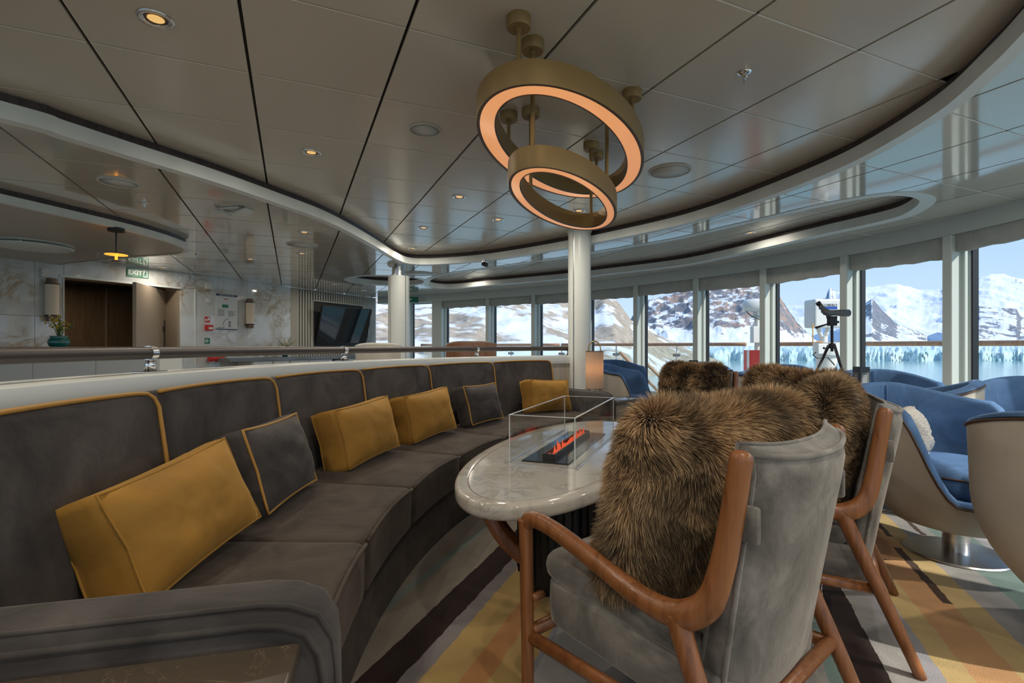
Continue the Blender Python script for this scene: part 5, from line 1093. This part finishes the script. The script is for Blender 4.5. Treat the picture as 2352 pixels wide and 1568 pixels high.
cushion('knit_cushion', 'small white knitted cushion in the blue tub chair', 'cushion', .25, .25, .07, 'knit', 'knit', (2.09, 2.60, .47), .75, math.radians(-14), 0, None, True, 77)
# small drinks tables with menu cards
def drinks(x, y, label, mlabel, rz):
    t = thing('drinks_table', label, 'table', (x, y, 0), 0, 'small round drinks tables'); MB().lathe([(0, .70), (.21, .70), (.22, .708), (.22, .72), (.0, .722)], 40).build('table_top', 'greystone', t, 'auto'); MB().cyl((0, 0, .02), (0, 0, .70), .025, n=16).build('stem', 'steel', t, 'auto'); MB().lathe([(0, 0), (.17, 0), (.17, .012), (0, .02)], 36).build('foot', 'steel', t, 'auto')
    m = thing('menu_card', mlabel, 'menu', (x, y, .7225), rz, 'folded menu cards on the drinks tables')
    for k in (0, 1, 2):
        T = Matrix.Rotation(k*2*PI/3, 4, 'Z'); MB().box(-.055, .055, -.034, -.031, 0, .165, T).build('card_leaf', 'menu', m); MB().box(-.042, .042, -.0355, -.034, .03, .12, T).build('printed_panel', 'ink', m)
        for r_ in range(4): MB().box(-.032, .02, -.0362, -.0355, .045+.016*r_, .049+.016*r_, T).build('text_line', 'paper', m)
drinks(*XD(1977, 4.0), 'small drinks table hidden behind the fur by the scope', 'black three sided menu card standing right of the tripod', .35)
drinks(*XD(1590, 5.9), 'small drinks table hidden behind the far armchair', 'black menu card peeking over the far fur throw', .1)
# spotting scope on tripod
d = 5.0; x, y = XD(1911, d); t = thing('spotting_scope', 'grey angled spotting scope on a black tripod by the window', 'spotting scope', (x, y, 0))
zz = lambda py: ZD(py, d); xx = lambda px: (px-1911)/F*d
hub = zz(793)
for k, (px_, py_) in enumerate(((1893, 838), (1917, 862), (1948, 855))): pass
for dx, dy in ((-.22, .1), (.03, -.26), (.27, .12)):
    MB().tube([(dx*.12, dy*.12, hub), (dx, dy, hub-.55), (dx*1.05, dy*1.05, .0)], [.014, .012, .009], 8).build('tripod_leg', 'black', t, True)
MB().cyl((0, 0, hub-.06), (0, 0, zz(748)), .013, n=10).build('centre_column', 'black', t, 'auto'); MB().cyl((0, 0, hub-.03), (0, 0, hub+.02), .03, n=14).build('tripod_hub', 'black', t, 'auto')
MB().box(-.035, .035, -.03, .03, zz(748), zz(728)).build('pan_head', 'black', t, False, .006); MB().box(-.045, .04, -.02, .02, zz(731), zz(726)).build('quick_plate', 'black', t); MB().cyl((.03, 0, zz(741)), (.065, 0, zz(739)), .012, n=10).build('lock_knob', 'black', t, 'auto'); MB().tube([(-.02, -.01, zz(742)), (-.10, -.03, zz(747)), (-.19, -.05, zz(753))], [.006, .009, .012], 8).build('pan_handle', 'black', t, True)
MB().tube([(xx(1891), 0, zz(712)), (xx(1902), 0, zz(719)), (xx(1915), 0, zz(718)), (xx(1930), -.01, zz(718.5)), (xx(1946), -.02, zz(719))], [.03, .034, .028, .033, .036], 18).build('scope_body', 'scope', t, True)
MB().tube([(xx(1946), -.02, zz(719)), (xx(1948), -.021, zz(719))], [.034, .030], 18).build('objective_glass', 'blackgloss', t, True); MB().tube([(xx(1898), 0, zz(719)), (xx(1888), 0, zz(706)), (xx(1882), 0, zz(699))], [.030, .022, .02], 16).build('eyepiece_tube', 'scope', t, True); MB().tube([(xx(1882), 0, zz(699)), (xx(1878), 0, zz(694.5))], [.024, .023], 16).build('eyepiece', 'black', t, True)
MB().tube([(-.05, -.02, hub-.01), (-.09, -.04, hub-.03), (-.11, -.04, hub-.025)], [.007, .007, .011], 8).build('leg_handle', 'black', t, True)
# portable table lamp on the far side table
d = 5.05; x, y = XD(1365.5, d); t = thing('table_lamp', 'portable linen cylinder lamp with brass loop handle', 'lamp', (x, y, .545)); z0, z1 = ZD(893, d)-.545, ZD(806, d)-.545
MB().lathe([(.088, z0), (.088, z1)], 36).build('lamp_shade', None, t, True)
lsm = bpy.data.materials.new('linen_translucent'); lsm.use_nodes = True; tn = lsm.node_tree; tn.nodes.clear(); om = tn.nodes.new('ShaderNodeOutputMaterial'); mxs = tn.nodes.new('ShaderNodeMixShader'); df = tn.nodes.new('ShaderNodeBsdfDiffuse'); tl = tn.nodes.new('ShaderNodeBsdfTranslucent'); df.inputs[0].default_value = (.62, .53, .44, 1); tl.inputs[0].default_value = (.75, .55, .38, 1); mxs.inputs[0].default_value = .4
tn.links.new(df.outputs[0], mxs.inputs[1]); tn.links.new(tl.outputs[0], mxs.inputs[2]); tn.links.new(mxs.outputs[0], om.inputs[0]); sh = COL.objects[-1]; sh.data.materials.append(lsm)
me = sh.data; bmx = bmesh.new(); bmx.from_mesh(me); bmesh.ops.delete(bmx, geom=[q for q in bmx.faces if len(q.verts) > 4], context='FACES'); bmx.to_mesh(me); bmx.free()
for z in (z0, z1-.006): MB().lathe([(.0885, z), (.0895, z), (.0895, z+.006), (.0885, z+.006)], 36).build('shade_band', 'bronze', t)
MB().tube([(-.062, 0, z1)]+[(-.062*math.cos(q), 0, z1+.012+.085*math.sin(q)) for q in np.linspace(0, PI, 16)]+[(.062, 0, z1)], .006, 8).build('loop_handle', 'brass', t, True); MB().tube([(-.055, 0, z0)]+[(-.055*math.cos(q), 0, z0-.006-(z0-.015)*math.sin(q)) for q in np.linspace(0, PI, 16)]+[(.055, 0, z0)], .006, 8).build('loop_foot', 'brass', t, True); MB().lathe([(0, 0), (.04, 0), (.04, .01), (.02, .016), (0, .016)], 20).build('foot', 'bronze', t, 'auto')
MB().lathe([(0, -.03), (.025, -.015), (.028, .01), (.012, .04), (0, .045)], 16, (0, 0, z0+(z1-z0)*.40)).build('bulb', 'lampwarm', t, True)
pl = bpy.data.lights.new('table_lamp_bulb', 'POINT'); pl.energy = .22; pl.color = (1, .55, .26); pl.shadow_soft_size = .03; po = bpy.data.objects.new('table_lamp_bulb', pl); COL.objects.link(po); po.parent = t; po.location = (0, 0, z0+(z1-z0)*.40+.06)
# chairs beyond the partition
def far_chair(px0, px1, pytop, d, label, mat, rz):
    x, y = XD((px0+px1)/2, d); w = (px1-px0)/F*d; zt = ZD(pytop, d); t = thing('dining_chair', label, 'chair', (x, y, 0), rz, 'chairs beyond the curved partition')
    n = 12; v = []
    secs = []
    for k in range(n+1):
        u = 2*k/n-1; yb = .10*u*u; zt_ = zt-.03*abs(u)**4; secs.append([(u*w/2, -yb-.02, .40), (u*w/2, -yb-.03, zt_-.01), (u*w/2, -yb-.015, zt_), (u*w/2, -yb+.01, zt_-.01), (u*w/2, -yb+.02, .40)])
    bk = MB().sweep(secs).build('backrest', mat, t, 'auto'); MB().tube([(s[2][0], s[2][1], s[2][2]) for s in secs], .012, 8).build('top_edge', 'offwhite' if mat == 'beige' else 'chairgrey', bk, True)
    MB().box(-w/2+.03, w/2-.03, -.5, .0, .40, .48).build('seat', 'beige', t, False, .02)
    for sx_ in (-1, 1):
        for yy in (-.45, -.03): MB().cyl((sx_*(w/2-.06), yy, 0), (sx_*(w/2-.06), yy, .41), .016, n=8).build('leg', 'wood', t)
far_chair(820, 922, 789, 6.1, 'pale leather chair back left of the steel necked column', 'beige', PI+.35)
far_chair(1016, 1136, 785, 5.9, 'walnut backed chair behind the handrail between the columns', 'woodchair', PI-.2)

# ceiling lamp added to brighten the corridor beyond the doorway
t = thing('corridor_fill_light', 'small warm fill light added in the corridor beyond the doorway', 'ceiling light', tuple(lcp)); MB().lathe([(.05, .018), (.05, .0), (.042, -.002), (.04, .004)], 20, cap=False).build('trim_ring', 'chrome', t, True); MB().lathe([(.04, .002), (0, .001)], 20).build('lens', 'lens', t, True); lamp_light('corridor_fill_lamp', 0, 0, -.02, 5, (1, .8, .55), .06, t)
